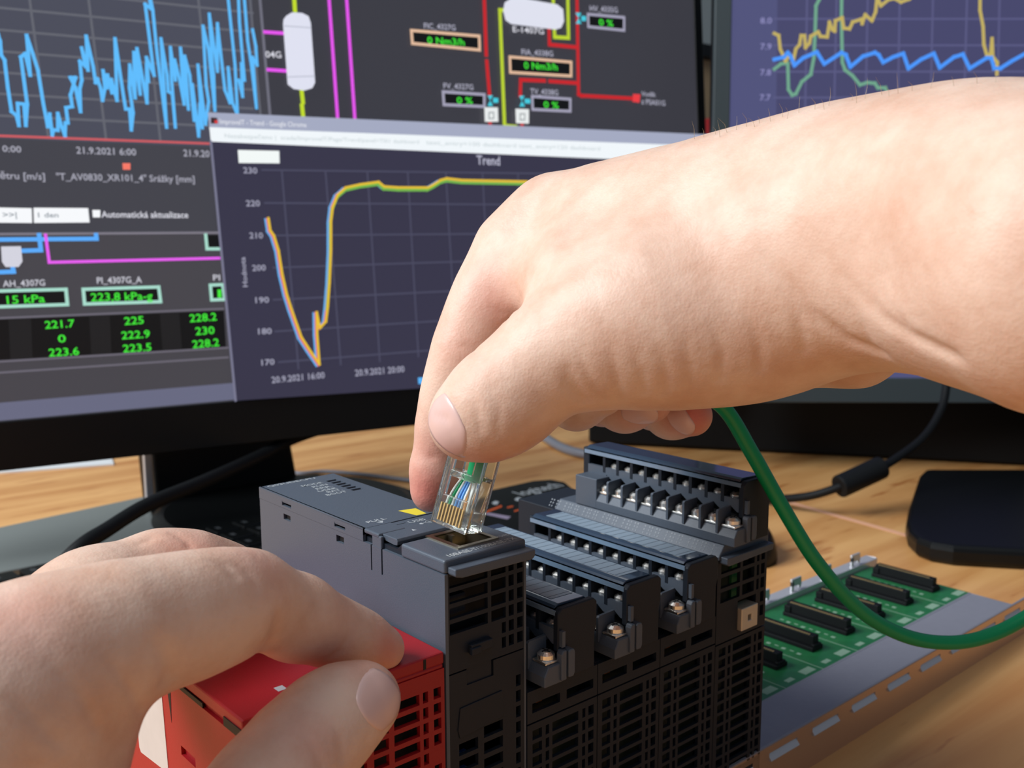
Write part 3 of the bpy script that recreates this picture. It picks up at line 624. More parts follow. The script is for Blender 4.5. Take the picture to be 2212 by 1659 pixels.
for t, tt_ in (('221.7', [-101.2, -57.8, 16.5, 4.7, 0.9]), ('0', [-94.7, -66.5, 4.4, 4.8, 0.3]), ('223.6', [-100.4, -74.6, 16.9, 4.8, 0.1]), ('225', [-56.0, -57.8, 11.6, 4.9, 1.4]), ('222.9', [-58.3, -66.6, 16.9, 4.9, 0.7]), ('223.5', [-58.1, -74.8, 17.0, 4.9, 0.3]), ('228.2', [-16.2, -58.0, 17.2, 5.1, 1.2]), ('230', [-13.2, -66.5, 12.2, 5.1, 1.1]), ('228.2', [-15.6, -74.8, 17.0, 5.1, 1.6])):
    TX(t, tt_, (70, 245, 60))
SC.lines('divider_line', [[[-129.7, -50.3], [5.5, -50.3]], [[-131.7, -75.8], [6.7, -75.9]], [[-132.2, -82.3], [6.3, -82.2]]], 1.15, (108, 104, 116))
# schematic on the upper right
SC.lines('pipe_line', [[[67.0, 159.8], [67.0, 146.5]], [[68.1, 94.1], [68.5, 86.2]], [[67.7, 83.7], [68.1, 75.7]]], 2.8, (196, 222, 40), label='yellow green pipe line')
SC.lines('pipe_line', [[[91.5, 162.7], [92.6, 76.6]], [[104.3, 164.1], [105.2, 76.7]], [[45.4, 130.2], [58.6, 130.6]], [[46.0, 105.9], [58.9, 106.0]]], 2.23, (236, 86, 244), label='magenta pipe line')
P0('tank_symbol', [[60.7, 142.2], [64.7, 144.8], [71.8, 145.2], [76.2, 143.5], [77.5, 139.1], [77.9, 99.7], [75.7, 95.9], [70.0, 93.9], [62.6, 94.4], [58.6, 97.2], [58.1, 136.2], [58.6, 139.6]], (226, 228, 244), label='tall white vessel symbol')
SC.lines('tank_seam', [[[59.0, 135.4], [77.3, 136.0]], [[58.6, 102.0], [77.8, 104.0]]], 0.62, (180, 184, 200))
TX('04G', [44.9, 113.7, 10.7, 4.3, 3.1], (222, 222, 232))
SC.lines('pipe_line', [[[213.2, 176.6], [212.5, 129.4]], [[212.6, 124.7], [213.6, 99.7]], [[212.9, 81.2], [212.7, 77.1]], [[241.0, 82.7], [240.7, 77.8]], [[296.7, 186.2], [294.2, 105.8], [296.8, 104.9], [347.1, 105.9]], [[269.1, 153.7], [268.9, 141.8], [294.8, 142.0]], [[240.3, 101.4], [241.4, 113.2], [262.7, 114.0]], [[267.8, 114.0], [293.8, 114.4]]], 2.84, (204, 34, 40), label='red pipe line')
SC.lines('pipe_line', [[[229.2, 163.5], [225.9, 163.2], [225.2, 78.1], [234.9, 77.8]], [[274.1, 183.6], [273.9, 147.9], [286.8, 148.4], [287.9, 185.2]]], 2.83, (190, 214, 48), label='yellow green pipe line')
SC.lines('pipe_line', [[[226.8, 77.4], [386.0, 79.0]]], 1.1, (150, 170, 60))
P0('tank_symbol', [[230.3, 169.1], [235.3, 172.3], [241.1, 174.3], [277.8, 172.8], [282.8, 169.8], [283.2, 160.7], [280.3, 155.5], [275.0, 153.6], [235.1, 153.9], [230.4, 156.2], [228.7, 162.8]], (226, 228, 242), label='lying white vessel symbol')
TX('E-1407G', [236.4, 148.2, 27.8, 4.5, 1.8], (222, 222, 232))
w6 = 2.1
readout([[152.1, 132.2], [206.8, 132.3], [207.0, 142.4], [151.9, 141.2]], (230, 190, 160), w6, '0 Nm3/h', [164.2, 133.3, 30.2, 5.0, 1.9])
readout([[232.3, 118.0], [287.5, 119.3], [288.1, 130.0], [232.5, 129.4]], (230, 190, 160), w6, '0 Nm3/h', [244.8, 121.7, 30.4, 5.3, 1.7])
readout([[174.7, 90.6], [208.3, 91.2], [208.8, 100.0], [174.5, 99.8]], (166, 164, 186), w6, '0 %', [185.5, 92.2, 13.2, 4.8, 1.9])
readout([[250.6, 91.5], [285.2, 92.1], [285.7, 101.4], [250.7, 101.3]], (166, 164, 186), w6, '0 %', [260.8, 93.5, 13.7, 5.0, 0.3])
readout([[305.8, 158.7], [340.8, 159.2], [341.3, 169.4], [305.9, 168.3]], (166, 164, 186), w6, '0 %', [316.2, 160.8, 14.1, 5.2, 1.2])
for t, tt_ in (('FIC_4327G', [161.9, 143.5, 25.5, 4.0, 2.5]), ('FIA_4338G', [242.9, 132.0, 28.5, 4.2, 1.9]), ('FV_4327G', [175.0, 102.2, 24.6, 4.0, 1.5]), ('TV_4338G', [249.1, 103.0, 25.4, 4.3, 1.3]), ('HV_4335G', [307.8, 171.0, 27.3, 4.4, 2.9]), ('Vodík', [355.8, 108.3, 14.9, 3.8, 0.7]), ('z PSA01G', [355.5, 101.9, 24.7, 4.2, -0.1])):
    TX(t, tt_, (176, 176, 194))
for (qs) in ([[[211.2, 99.5], [216.0, 99.8], [213.4, 95.9]], [[210.7, 91.7], [215.5, 91.9], [213.4, 95.9]], [[215.9, 98.1], [220.3, 98.0], [220.1, 94.6], [215.7, 94.3]]], [[[238.7, 100.9], [243.6, 101.2], [240.9, 97.2]], [[238.6, 92.9], [243.6, 93.2], [240.9, 97.2]], [[243.5, 99.1], [248.5, 99.1], [248.3, 95.6], [243.3, 95.6]]], [[[293.5, 168.1], [299.2, 168.4], [296.4, 164.2]], [[293.5, 159.6], [298.8, 160.1], [296.4, 164.2]], [[299.1, 166.2], [303.6, 166.3], [303.4, 162.7], [298.9, 162.3]]]):
    for q in qs: P0('valve_symbol', q, (70, 206, 226))
for q in ([[207.7, 79.9], [219.3, 80.5], [219.5, 91.1], [207.9, 90.5]], [[234.7, 80.2], [246.2, 80.5], [246.8, 91.3], [234.8, 91.0]]): P0('square_key', q, (236, 240, 240))
for q in ([[211.4, 82.5], [215.4, 82.7], [215.6, 87.2], [211.7, 86.9]], [[238.5, 82.9], [242.6, 83.1], [242.9, 87.6], [238.7, 87.4]]): SC.lines('key_mark', [q], 0.69, (110, 120, 124), closed=True)
P0('end_mark', [[346.0, 102.9], [353.1, 102.6], [354.4, 109.3], [346.8, 109.2]], (236, 60, 66))
# trend window in front
P0('trend_window', [[8.2, -110.9], [515.2, -121.8], [522.8, 81.4], [4.1, 75.2]], (54, 52, 72), label='trend chart window lying over the schematics')
P0('title_bar', [[4.3, 66.1], [522.4, 71.5], [522.8, 81.4], [4.1, 75.5]], (166, 172, 196)); P0('address_bar', [[4.6, 57.0], [521.8, 55.7], [522.4, 71.5], [4.3, 66.1]], (244, 250, 254), label='white address bar')
P0('page_icon', [[5.4, 68.5], [9.5, 68.5], [9.8, 72.3], [5.7, 72.4]], (60, 40, 46)); P0('page_icon', [[7.8, 68.7], [9.9, 68.8], [10.0, 70.8], [7.9, 70.7]], (220, 60, 60))
TX('ImproveIT - Trend - Google Chrome', [11.3, 68.5, 58.0, 3.3, 0.7], (226, 228, 236)); TX('Nezabezpečeno |  scada/ImproveIT/Page/Trend/panel=TI01 dashboard', [13.7, 59.8, 138.8, 2.7, 0.7], (206, 216, 220))
TX('text_entry=100 dashboard text_entry=120 dashboard', [158.0, 61.3, 153.7, 3.0, 0.5], (206, 216, 220))
SC.lines('window_edge', [[[4.6, 57.0], [8.9, -110.7]]], 1.51, (122, 122, 146))
P0('entry_field', [[21.7, 43.9], [49.0, 44.5], [49.3, 52.7], [21.6, 52.3]], (246, 252, 250), label='white entry field')
TX('Trend', [198.8, 48.3, 19.9, 6.9, -0.3], (190, 190, 210))
for t, tt_ in (('230', [24.3, 37.4, 9.2, 4.0, -0.4]), ('220', [24.6, 16.0, 9.3, 4.0, 0.5]), ('210', [25.4, -5.0, 9.0, 4.0, -0.4]), ('200', [25.8, -26.3, 9.1, 4.0, 0.6]), ('190', [26.5, -47.5, 9.1, 4.0, -0.3]), ('180', [26.9, -68.2, 9.1, 4.0, -1.2]), ('170', [27.7, -89.0, 8.8, 4.0, -0.0]), ('20.9.2021 16:00', [33.8, -101.3, 37.2, 4.4, 0.9]), ('20.9.2021 20:00', [93.2, -101.1, 37.7, 4.6, 0.2]), ('Hodnota', [22.0, -36.6, 19.5, 3.4, 91.5])):
    TX(t, tt_, (168, 168, 188))
SC.lines('grid_line', [[[36.8, 39.8], [270.9, 43.2]], [[37.2, 18.2], [269.6, 19.2]], [[40.5, -3.2], [268.5, -2.7]], [[40.0, -24.5], [267.4, -22.2]], [[38.8, -45.8], [266.3, -43.5]], [[38.4, -66.9], [265.1, -64.9]], [[39.5, -87.6], [264.0, -86.0]], [[50.0, 39.9], [52.7, -92.9]], [[80.6, 40.1], [83.1, -92.2]], [[111.2, 40.5], [112.3, -92.0]], [[142.1, 41.0], [142.5, -90.7]], [[172.5, 41.1], [173.6, -90.0]], [[203.1, 41.6], [203.3, -87.7]], [[233.8, 42.0], [232.9, -71.6]]], 1.16, (74, 74, 96), kind='stuff', label='faint grid of the trend chart')
tr = [(572.9690560125343, 474.81002741872305), (578.8444966705836, 510.0626713670192), (588.6368977673326, 512.021151586369), (596.4708186447317, 543.3568350959656), (604.3047395221308, 594.2773207990599), (614.0971406188797, 637.3638856247552), (621.9310614962789, 664.7826086956522), (633.6819428123777, 698.0767724245985), (643.4743439091266, 727.4539757148452), (661.1006658832746, 756.831179005092), (682.6439482961222, 790.1253427340384), (677.5518997258127, 723.5370152761457), (683.819036427732, 709.8276537406973), (696.3533098315706, 700.0352526439483), (700.2702702702702, 664.7826086956522), (706.1457109283197, 613.8621229925577), (708.8875832354094, 543.3568350959656), (708.8875832354094, 480.6854680767724), (712.8045436741089, 453.26674500587546), (721.8135526831179, 425.8480219349784), (739.439874657266, 410.1801801801802), (770.7755581668625, 402.34625930278105), (809.9451625538582, 396.4708186447317), (821.6960438699568, 406.2632197414806), (853.0317273795536, 408.2216999608304), (915.7030943987465, 408.2216999608304), (927.4539757148452, 402.34625930278105), (943.1218174696436, 392.55385820603215), (956.831179005092, 388.6368977673326), (990.1253427340384, 392.55385820603215), (1129.960830395613, 395.29573051312184)]
TRB = [[[36.8, 7.3], [37.5, -0.5], [39.7, -4.1], [42.1, -13.8], [43.5, -29.6], [45.8, -43.1], [48.2, -52.9], [51.3, -63.5], [53.9, -72.3], [59.1, -81.3], [65.5, -91.7], [65.2, -71.1], [65.9, -56.2], [67.5, -66.8], [72.0, -62.7], [73.9, -52.8], [76.3, -36.7], [78.8, -14.3], [80.1, 5.5], [82.0, 15.4], [86.1, 23.5], [92.4, 28.5], [103.2, 30.9], [117.0, 32.8], [120.9, 29.7], [132.0, 29.3], [154.9, 29.7], [159.4, 31.7], [165.4, 35.1], [170.7, 36.5], [183.3, 35.5], [239.2, 35.7]], [[38.0, 7.6], [38.7, -0.2], [41.0, -3.8], [43.4, -13.5], [44.8, -29.3], [47.1, -42.8], [49.5, -52.7], [52.6, -63.3], [55.2, -72.1], [60.4, -81.0], [66.9, -91.5], [66.5, -70.8], [67.2, -55.9], [68.9, -66.6], [73.3, -62.4], [75.3, -52.5], [77.7, -36.4], [80.2, -14.0], [81.5, 5.8], [83.4, 15.8], [87.5, 23.9], [93.8, 28.8], [104.6, 31.2], [118.4, 33.2], [122.3, 30.1], [133.5, 29.6], [156.4, 30.0], [160.9, 32.1], [167.0, 35.5], [172.2, 36.9], [184.9, 35.8], [240.9, 36.1]], [[38.8, 8.1], [39.5, 0.2], [41.8, -3.4], [44.2, -13.1], [45.7, -28.9], [47.9, -42.4], [50.4, -52.2], [53.5, -62.8], [56.1, -71.6], [61.3, -80.6], [67.7, -91.0], [67.4, -70.4], [68.1, -55.5], [69.7, -66.2], [74.2, -62.0], [76.2, -52.1], [78.5, -35.9], [81.0, -13.6], [82.3, 6.3], [84.3, 16.2], [88.4, 24.3], [94.6, 29.3], [105.5, 31.7], [119.3, 33.7], [123.3, 30.6], [134.4, 30.1], [157.4, 30.5], [161.9, 32.6], [167.9, 36.0], [173.2, 37.4], [185.9, 36.4], [241.9, 36.6]], [[75.5, -53.8], [77.9, -37.7], [80.4, -15.3], [81.7, 4.6], [83.7, 14.5], [87.7, 22.6], [94.0, 27.5], [104.9, 30.0], [118.7, 31.9], [122.6, 28.8], [133.8, 28.3], [156.7, 28.7], [161.2, 30.7], [167.3, 34.1], [172.5, 35.5], [185.2, 34.5], [241.2, 34.7]]]
w4 = 1.59
SC.lines('trend_line', [TRB[0]], w4, (104, 178, 240), label='light blue trend line'); SC.lines('trend_line', [TRB[1]], w4, (226, 90, 110), label='pinkish red trend line'); SC.lines('trend_line', [TRB[3]], w4*1.2, (120, 186, 76), label='green trend line'); SC.lines('trend_line', [TRB[2]], w4, (236, 196, 50), label='yellow trend line')
P0('legend_mark', [[141.3, -110.5], [145.4, -110.9], [145.7, -106.1], [141.2, -105.8]], (90, 180, 250))

# stand of the left monitor (upright, built in desk coordinates under the same empty)
MI = mon.matrix_basis if False else Matrix.Translation([c*S for c in [139.36, 432.63, 196.45]]) @ RL.to_4x4()
def wbuild(m, name, mt_, parent, inv, **kw):
    o = m.build(name, mt_, parent, **kw); o.matrix_parent_inverse = inv; return o
inv = MI.inverted()
NY = 432.6; nl = [[118.7, 500.0], [222.9, 500.0]]
wbuild(MB().prism([(nl[0][0]+3, TZ0+6), (nl[0][0]-2, 120), (nl[1][0]-6, 120), (nl[1][0]+12, TZ0+6)], 1, 500, 530), 'stand_neck', black, mon, inv, bevel=3, seg=3)
wbuild(MB().box(nl[0][0]-6, nl[0][0]-0.5, 496, 500, TZ0+10, 100), 'neck_trim', alu, mon, inv, bevel=0.8, label='bright metal strip on the left edge of the neck')
bc = [188.6, 431.0]
wbuild(MB().cyl((*bc, TZ0), (0, 0, 1), 101, 5, 72), 'stand_base', black, mon, inv, bevel=1.5)
wbuild(MB().cyl((*bc, TZ0+5), (0, 0, 1), 96, 6, 72, 84), 'swivel_ring', black, mon, inv, bevel=1.0)
m = MB(); m.tube([[252.37, 433.82, 60.02], [192.79, 424.18, 54.02], [157.5, 410.88, 48.41], [100.1, 369.7, 48.51], [53.6, 336.69, 49.72], [21.9, 310.27, 47.87], [2.71, 293.17, 46.5], [-15.33, 292.43, 31.44]], 4.0, 12, sub=5)
tag(m.build('power_cable', blackm, None, smooth=True), 'thick black cord sagging in front of the left monitor stand', 'cable')

RR = plane_matrix([0.73135, -0.682, 0.0], [0.03569, 0.03828, 0.99863], [-0.68106, -0.73035, 0.05234])
u0 = -83.3; v0 = -154.3
mon2, scr2 = make_monitor('slate framed monitor on the right showing yellow, green and blue curves', [584.34, 252.58, 231.29], RR, u0, u0+500, v0, v0+345, 13.2, slate, 20.4)
SC = Screen(mon2, scr2); P0 = SC.poly; TX = SC.text
P0('chart_panel', [(u0, v0), (u0+500, v0), (u0+500, v0+345), (u0, v0+345)], (78, 80, 122), label='violet blue chart background')
P0('plot_area', [[-44.3, -110.7], [224.3, -118.3], [207.9, 172.1], [-48.3, 175.1]], (68, 68, 106))
SC.lines('grid_line', [[[-50.0, 129.1], [210.5, 126.5]], [[-49.5, 108.9], [211.6, 106.5]], [[-49.1, 88.6], [212.7, 86.5]], [[-48.6, 68.6], [213.9, 66.6]], [[-24.9, 160.9], [-23.7, 36.4]], [[-1.9, 160.6], [-1.1, 36.3]], [[22.1, 160.3], [23.7, 36.1]], [[46.8, 160.1], [49.1, 35.9]], [[72.5, 159.8], [74.5, 35.8]], [[98.8, 159.5], [100.5, 35.6]], [[123.7, 159.2], [126.5, 35.5]]], 1.46, (88, 88, 130), kind='stuff', label='faint violet grid')
for t, tt_ in (('8.0', [-60.8, 125.7, 9.0, 4.7, -0.6]), ('7.9', [-60.3, 105.8, 8.7, 4.8, -0.5]), ('7.8', [-59.9, 85.9, 8.4, 4.8, -0.5]), ('7.7', [-59.8, 66.5, 8.4, 4.8, -0.4])):
    TX(t, tt_, (144, 142, 192))
SC.lines('chart_line', [[[-49.0, 90.6], [-43.9, 94.5], [-38.6, 95.1], [-37.5, 74.9], [-34.5, 70.3], [-31.6, 71.4], [-27.2, 80.6], [-20.3, 86.3], [-18.3, 98.9], [-17.8, 120.6], [-17.7, 138.7], [-15.5, 143.2], [-15.4, 152.3]], [[1.9, 152.1], [2.3, 129.5], [4.1, 95.3], [6.4, 89.5], [12.4, 84.9], [18.4, 77.9], [24.2, 79.6], [30.0, 79.0], [32.5, 75.5], [38.3, 75.5], [40.8, 69.7]]], 2.55, (112, 168, 140), label='sage green chart line')
SC.lines('chart_line', [[[-49.7, 118.0], [-46.2, 116.3], [-44.7, 106.0], [-40.4, 96.8], [-37.0, 101.3], [-34.6, 95.6], [-32.5, 105.9], [-29.7, 109.3], [-28.7, 116.1], [-26.0, 116.1], [-25.0, 106.9], [-22.1, 110.3], [-21.1, 115.5], [-15.4, 118.8], [-13.6, 115.4], [-8.3, 114.8], [-6.9, 126.1], [-4.4, 120.4], [-2.6, 119.3], [-2.3, 127.2], [2.9, 129.4], [4.3, 121.5], [8.9, 120.9], [11.1, 126.0], [17.9, 128.2], [18.6, 124.8], [20.7, 131.5], [26.1, 126.9], [28.7, 133.7], [29.5, 145.0], [32.6, 138.2], [38.2, 142.7], [42.8, 143.7], [48.1, 140.9], [54.4, 143.1], [61.0, 149.2]], [[108.8, 146.4], [109.3, 134.0], [112.2, 121.6], [113.4, 108.0], [116.0, 100.0], [118.9, 100.0], [119.5, 112.4], [120.7, 98.8], [124.3, 94.2], [124.5, 85.1]]], 2.55, (196, 176, 96), label='dull yellow chart line')
SC.lines('chart_line', [[[-49.2, 98.0], [-41.7, 99.7], [-38.8, 103.1], [-36.4, 100.2], [-33.3, 93.3], [-26.5, 99.0], [-16.1, 103.4], [-10.0, 94.2], [3.1, 102.7], [6.6, 101.0], [10.4, 91.8], [20.0, 99.7], [29.2, 102.5], [32.2, 100.7], [35.9, 95.0], [43.3, 98.9], [51.3, 101.7], [55.7, 90.2], [65.3, 97.0], [75.0, 101.5], [80.0, 90.6], [90.7, 98.5], [97.5, 100.7], [103.2, 89.8], [116.1, 97.7], [119.6, 97.7], [122.2, 89.7], [126.9, 89.6], [135.8, 95.3], [147.0, 101.4]]], 2.92, (74, 152, 255), label='bright blue chart line')
# stand of the right monitor
MI2 = Matrix.Translation([c*S for c in [584.34, 252.58, 231.29]]) @ RR.to_4x4(); inv2 = MI2.inverted()
bp_ = [[614.3, 178.2], [593.4, 172.2], [498.1, 131.6], [465.4, 116.2], [449.0, 106.1], [437.1, 94.5], [433.6, 83.9], [436.9, 71.1], [474.3, 22.4], [527.0, -33.8], [766.8, 41.0]]
wbuild(MB().prism(bp_, 2, TZ0, 8), 'stand_base', black, mon2, inv2, bevel=4, seg=3)
nk = [643.4, 79.1]
nx = [698.1, 94.9]
wbuild(MB().box(nx[0]-35, nx[0]+35, nx[1]-10, nx[1]+22, 4, 150), 'stand_neck', black, mon2, inv2, bevel=3)

# ---------------------------------------------------------------- other things on the desk
bx = [[523.7, 463.7], [759.6, 115.7]]
hx = 52.9
dv_ = Vector((bx[1][0]-bx[0][0], bx[1][1]-bx[0][1])).normalized(); nv = Vector((-dv_.y, dv_.x)); nv = nv if nv.x > 0 else -nv
q0, q1 = Vector(bx[0]), Vector(bx[1])
m = MB(); m.off = (q0.x, q0.y, TZ0); m.prism([tuple(q0), tuple(q1), tuple(q1+nv*90), tuple(q0+nv*90)], 2, TZ0+1.5, TZ0+72)
pcx = thing('flat_computer_case', 'long flat black computer case lying behind the monitors', 'computer', (q0.x, q0.y, TZ0))
m.build('case', blackm, pcx, bevel=2.5)
m = MB(); m.off = (q0.x, q0.y, TZ0)
for a_ in (12, (q1-q0).length-12):
    for b_ in (12, 78):
        c_ = q0+dv_*a_+nv*b_; m.cyl((c_.x, c_.y, TZ0), (0, 0, 1), 6, 2, 12)
m.build('foot', blackm, pcx)
tb = [[-16.6, 515.2], [126.5, 534.1], [97.8, 436.9], [40.1, 421.5], [-35.0, 425.0]]
m = MB(); m.off = (*tb[0], TZ0); m.prism(tb, 2, TZ0, 2)
tag(m.build('tablet', tabsl, None, bevel=1.2, seg=3), 'smooth dark grey slab lying on the desk at the far left', 'tablet').location = (tb[0][0]*S, tb[0][1]*S, TZ0*S)
kb = [[-52.8, 401.3], [-20.1, 408.0], [164.5, 418.5], [127.0, 309.9], [12.5, 249.9], [-71.5, 298.5]]
kt = thing('keyboard', 'black keyboard half hidden behind the lower left hand', 'keyboard', (kb[0][0], kb[0][1], TZ0))
m = MB(); m.off = (kb[0][0], kb[0][1], TZ0); m.prism(kb, 2, TZ0, 3); m.build('case', blackm, kt, bevel=1.5)
kd = (Vector(kb[2])-Vector(kb[1])).normalized(); kn = Vector((kd.y, -kd.x)); kn = kn if (Vector(kb[3])-Vector(kb[2])).dot(kn) > 0 else -kn
Lk = (Vector(kb[2])-Vector(kb[1])).length; k0 = None
for r in range(4):
    for c_ in range(int(Lk//19)):
        p = Vector(kb[1])+kd*(12+c_*19)+kn*(13+r*19)
        if k0 is None:
            m = MB(); m.prism([tuple(kd*a_+kn*b_) for a_, b_ in ((-8, -8), (8, -8), (8, 8), (-8, 8))], 2, 0, 4.5); k0 = m.build('key', black, kt, bevel=1.2)
            m = MB(); m.prism([tuple(kd*a_+kn*b_) for a_, b_ in ((-4, -3), (-1, -3), (-1, 2), (-4, 2))], 2, 4.5, 4.54); m.build('key_mark', mat('key_print', (52, 55, 58), 0.6), k0)
            k0.location = ((p.x-kb[0][0])*S, (p.y-kb[0][1])*S, 8*S)
        else: link_copy(k0, kt, (p.x-kb[0][0], p.y-kb[0][1], 8))
cd_ = [[232.0, 363.9], [320.1, 365.2], [362.0, 365.2], [375.6, 358.8], [378.1, 344.9], [367.7, 324.3], [333.2, 250.8], [257.9, 238.2], [191.1, 257.3]]
bxx = thing('printed_box', 'flat black box with orange and lilac print, lying behind the terminal modules', 'box', (*cd_[0], TZ0))
m = MB(); m.off = (*cd_[0], TZ0); m.prism(cd_, 2, TZ0, 6); m.build('box_body', black, bxx, bevel=2.5, seg=3)
def patch(name, pts, mt_, z=6.06):
    m = MB(); m.off = (*cd_[0], TZ0); m.add([(*p, z) for p in pts], [tuple(range(len(pts)))]); return m.build(name, mt_, bxx)
for q in ([[327.1, 320.5], [355.5, 328.0], [352.6, 323.5], [324.7, 315.9]], [[277.2, 321.9], [297.8, 327.0], [295.2, 323.0], [274.8, 318.0]], [[297.6, 320.8], [303.1, 320.7], [301.0, 317.8], [295.5, 317.9]], [[295.0, 310.5], [305.9, 311.7], [303.8, 308.9], [293.0, 307.7]], [[351.5, 320.9], [360.5, 319.9], [358.0, 316.9], [349.0, 317.9]], [[348.3, 313.3], [354.1, 311.6], [351.4, 308.8], [345.9, 310.4]]): patch('orange_print', q, orange)
for q in ([[327.9, 324.8], [333.6, 323.1], [338.2, 303.9], [332.0, 301.2]], [[273.8, 318.8], [279.0, 317.2], [284.0, 300.8], [277.8, 297.5]]): patch('lilac_print', q, lilac)
for q in ([[296.6, 336.2], [301.8, 338.2], [302.1, 334.6], [296.4, 329.9], [294.5, 331.6]], [[315.1, 332.9], [320.4, 334.9], [320.8, 331.3], [314.8, 326.5], [312.8, 328.3]]): patch('round_mark', q, print_g)
lg = [[326.0, 335.1], [367.5, 335.5]]
text_part('logitech', 'printed_text', print_g, bxx, (lg[0][0]-cd_[0][0], lg[0][1]-cd_[0][1], 11.1), (lg[1][0]-lg[0][0], lg[1][1]-lg[0][1], 0), (-(lg[1][1]-lg[0][1]), lg[1][0]-lg[0][0], 0), math.hypot(lg[1][0]-lg[0][0], lg[1][1]-lg[0][1]), 14)
mo = [[375.7, 155.8]][0]
m = MB(); nU, nV = 24, 12; vs = []; fs = []
for j in range(nV+1):
    ph = j/nV*math.pi/2
    for i in range(nU):
        th = 2*math.pi*i/nU; r_ = math.cos(ph)**0.6; vs.append((31*r_*math.cos(th), 55*r_*math.sin(th)*(1+0.05*math.sin(th)), 34*math.sin(ph)))
fs = [(j*nU+i, j*nU+(i+1) % nU, (j+1)*nU+(i+1) % nU, (j+1)*nU+i) for j in range(nV) for i in range(nU)]; fs.append(tuple(range(nU))[::-1])
m.add(vs, fs)
mouse = thing('computer_mouse', 'black computer mouse peeking out behind the tall terminal module', 'mouse', (mo[0]-30, mo[1]+38, TZ0)); mouse.rotation_euler = (0, 0, 0.3)
m.build('shell', black, mouse, smooth=True)
mw = MB().cyl((-2, 32, 26), (1, 0, 0), 6, 4, 20); mw.build('scroll_wheel', blackm, mouse)
pp = [[33.2, 728.6], [154.7, 679.7], [164.8, 714.7], [45.2, 785.4]]
m = MB(); m.off = (*pp[0], -5); m.prism(pp, 2, TZ0, -3.6); o = m.build('paper_sheet', papw, None); o.location = (pp[0][0]*S, pp[0][1]*S, TZ0*S); tag(o, 'white paper sheet on the desk behind the left monitor', 'paper')
m = MB(); m.tube([(*p, -0.8) for p in [[533.0, 619.4], [525.6, 573.3], [507.9, 515.4], [483.3, 460.4], [477.8, 426.1], [489.0, 396.1]]], 4.2, 10, sub=5); o = m.build('grey_cable', greyc, None, smooth=True); tag(o, 'thick grey cord on the desk below the curled fingers', 'cable')
m = MB(); m.tube([(*p, -3.2) for p in [[250.2, 596.2], [254.6, 553.3], [257.9, 537.2], [275.6, 530.0], [289.5, 508.8], [302.4, 480.1], [314.1, 451.1]]], 1.9, 8, sub=5); o = m.build('thin_cable', greyc, None, smooth=True); tag(o, 'thin grey cord on the desk behind the processor module', 'cable')
fc = thing('ferrite_cable', 'black cord with a ferrite cylinder hanging under the right monitor', 'cable', [486.96, 161.5, 25.5])
m = MB(); m.off = [486.96, 161.5, 25.5]; m.tube([[606.97, 161.48, 78.5], [592.06, 157.51, 60.96], [561.23, 156.44, 42.2], [513.29, 160.52, 28.08], [491.47, 164.02, 24.28], [477.16, 174.9, 16.29], [469.22, 193.57, 7.93], [469.94, 224.86, -0.25], [479.09, 256.12, -5.33]], 3.0, 10, sub=5); m.build('cord', blackm, fc, smooth=True)
a_, b_ = Vector([478.09, 172.99, 17.5]), Vector([513.32, 160.56, 28.41])
m = MB(); m.off = [486.96, 161.5, 25.5]; m.cyl(a_, b_-a_, 8.2, (b_-a_).length, 24); m.build('ferrite_cylinder', blackm, fc, bevel=1.2)
# background between the monitors
def far(name, q, d, mt_, label, cat):
    m = MB(); a_ = Vector(q[0]); m.off = tuple(a_)
    dx = 60
    m.box(a_.x-120, a_.x+160, a_.y, a_.y+40, q[1], q[2]); o = m.build(name, mt_, None, bevel=1); o.location = a_*S; tag(o, label, cat)
cbx = [1756.18, 1300.06, 507.91]
far('cupboard', (cbx, -600, 579.3), 0, beige, 'beige cupboard against the wall, seen in the gap between the monitors', 'cupboard')
far('shelf_board', ((cbx[0], cbx[1]-30, 579.3), 579.3, 606.6), 0, blackm, 'dark shelf board on top of the beige cupboard', 'shelf')
rb = [1665.21, 1226.12, 414.0]
m = MB(); m.off = (rb[0], rb[1], -720); m.box(rb[0]-60, rb[0]+90, rb[1]-60, rb[1]+20, -720, 430.1); o = m.build('storage_bin', redbin, None, bevel=2); o.location = (rb[0]*S, rb[1]*S, -0.72); tag(o, 'red storage bin low in the gap between the monitors', 'bin')

# ---------------------------------------------------------------- hands: one implicit surface each, meshed once
#SDF-BEGIN
def smin(a, b, k):
    h = np.clip(k-np.abs(a-b), 0, None)/k
    return np.minimum(a, b)-h*h*k*0.25
def cone(X, Y, Z, a, b):
    ax, ay, az, ra = a; bx, by, bz, rb = b
    dx, dy, dz = bx-ax, by-ay, bz-az; L = dx*dx+dy*dy+dz*dz+1e-9
    t = np.clip(((X-ax)*dx+(Y-ay)*dy+(Z-az)*dz)/L, 0, 1)
    return np.sqrt((X-ax-t*dx)**2+(Y-ay-t*dy)**2+(Z-az-t*dz)**2)-(ra+t*(rb-ra))
def hand_field(H, X, Y, Z):
    F = None
    for k, kk, pts in H['groups']:
        G = None
        for a, b in zip(pts[:-1], pts[1:]):
            c = cone(X, Y, Z, a, b); G = c if G is None else smin(G, c, k)
        F = G if F is None else smin(F, G, kk)
    for r, d, pts in H.get('creases', []):
        G = 0; n = len(pts)-1                # the fold fades in from its first point
        for i, (a, b) in enumerate(zip(pts[:-1], pts[1:])):
            c = cone(X, Y, Z, (*a, 0), (*b, 0)); G = np.maximum(G, (0.15+0.85*min(1, 1.4*(i+1)/n))*np.exp(-(c/r)**2))
        F = F + d*G
    return F
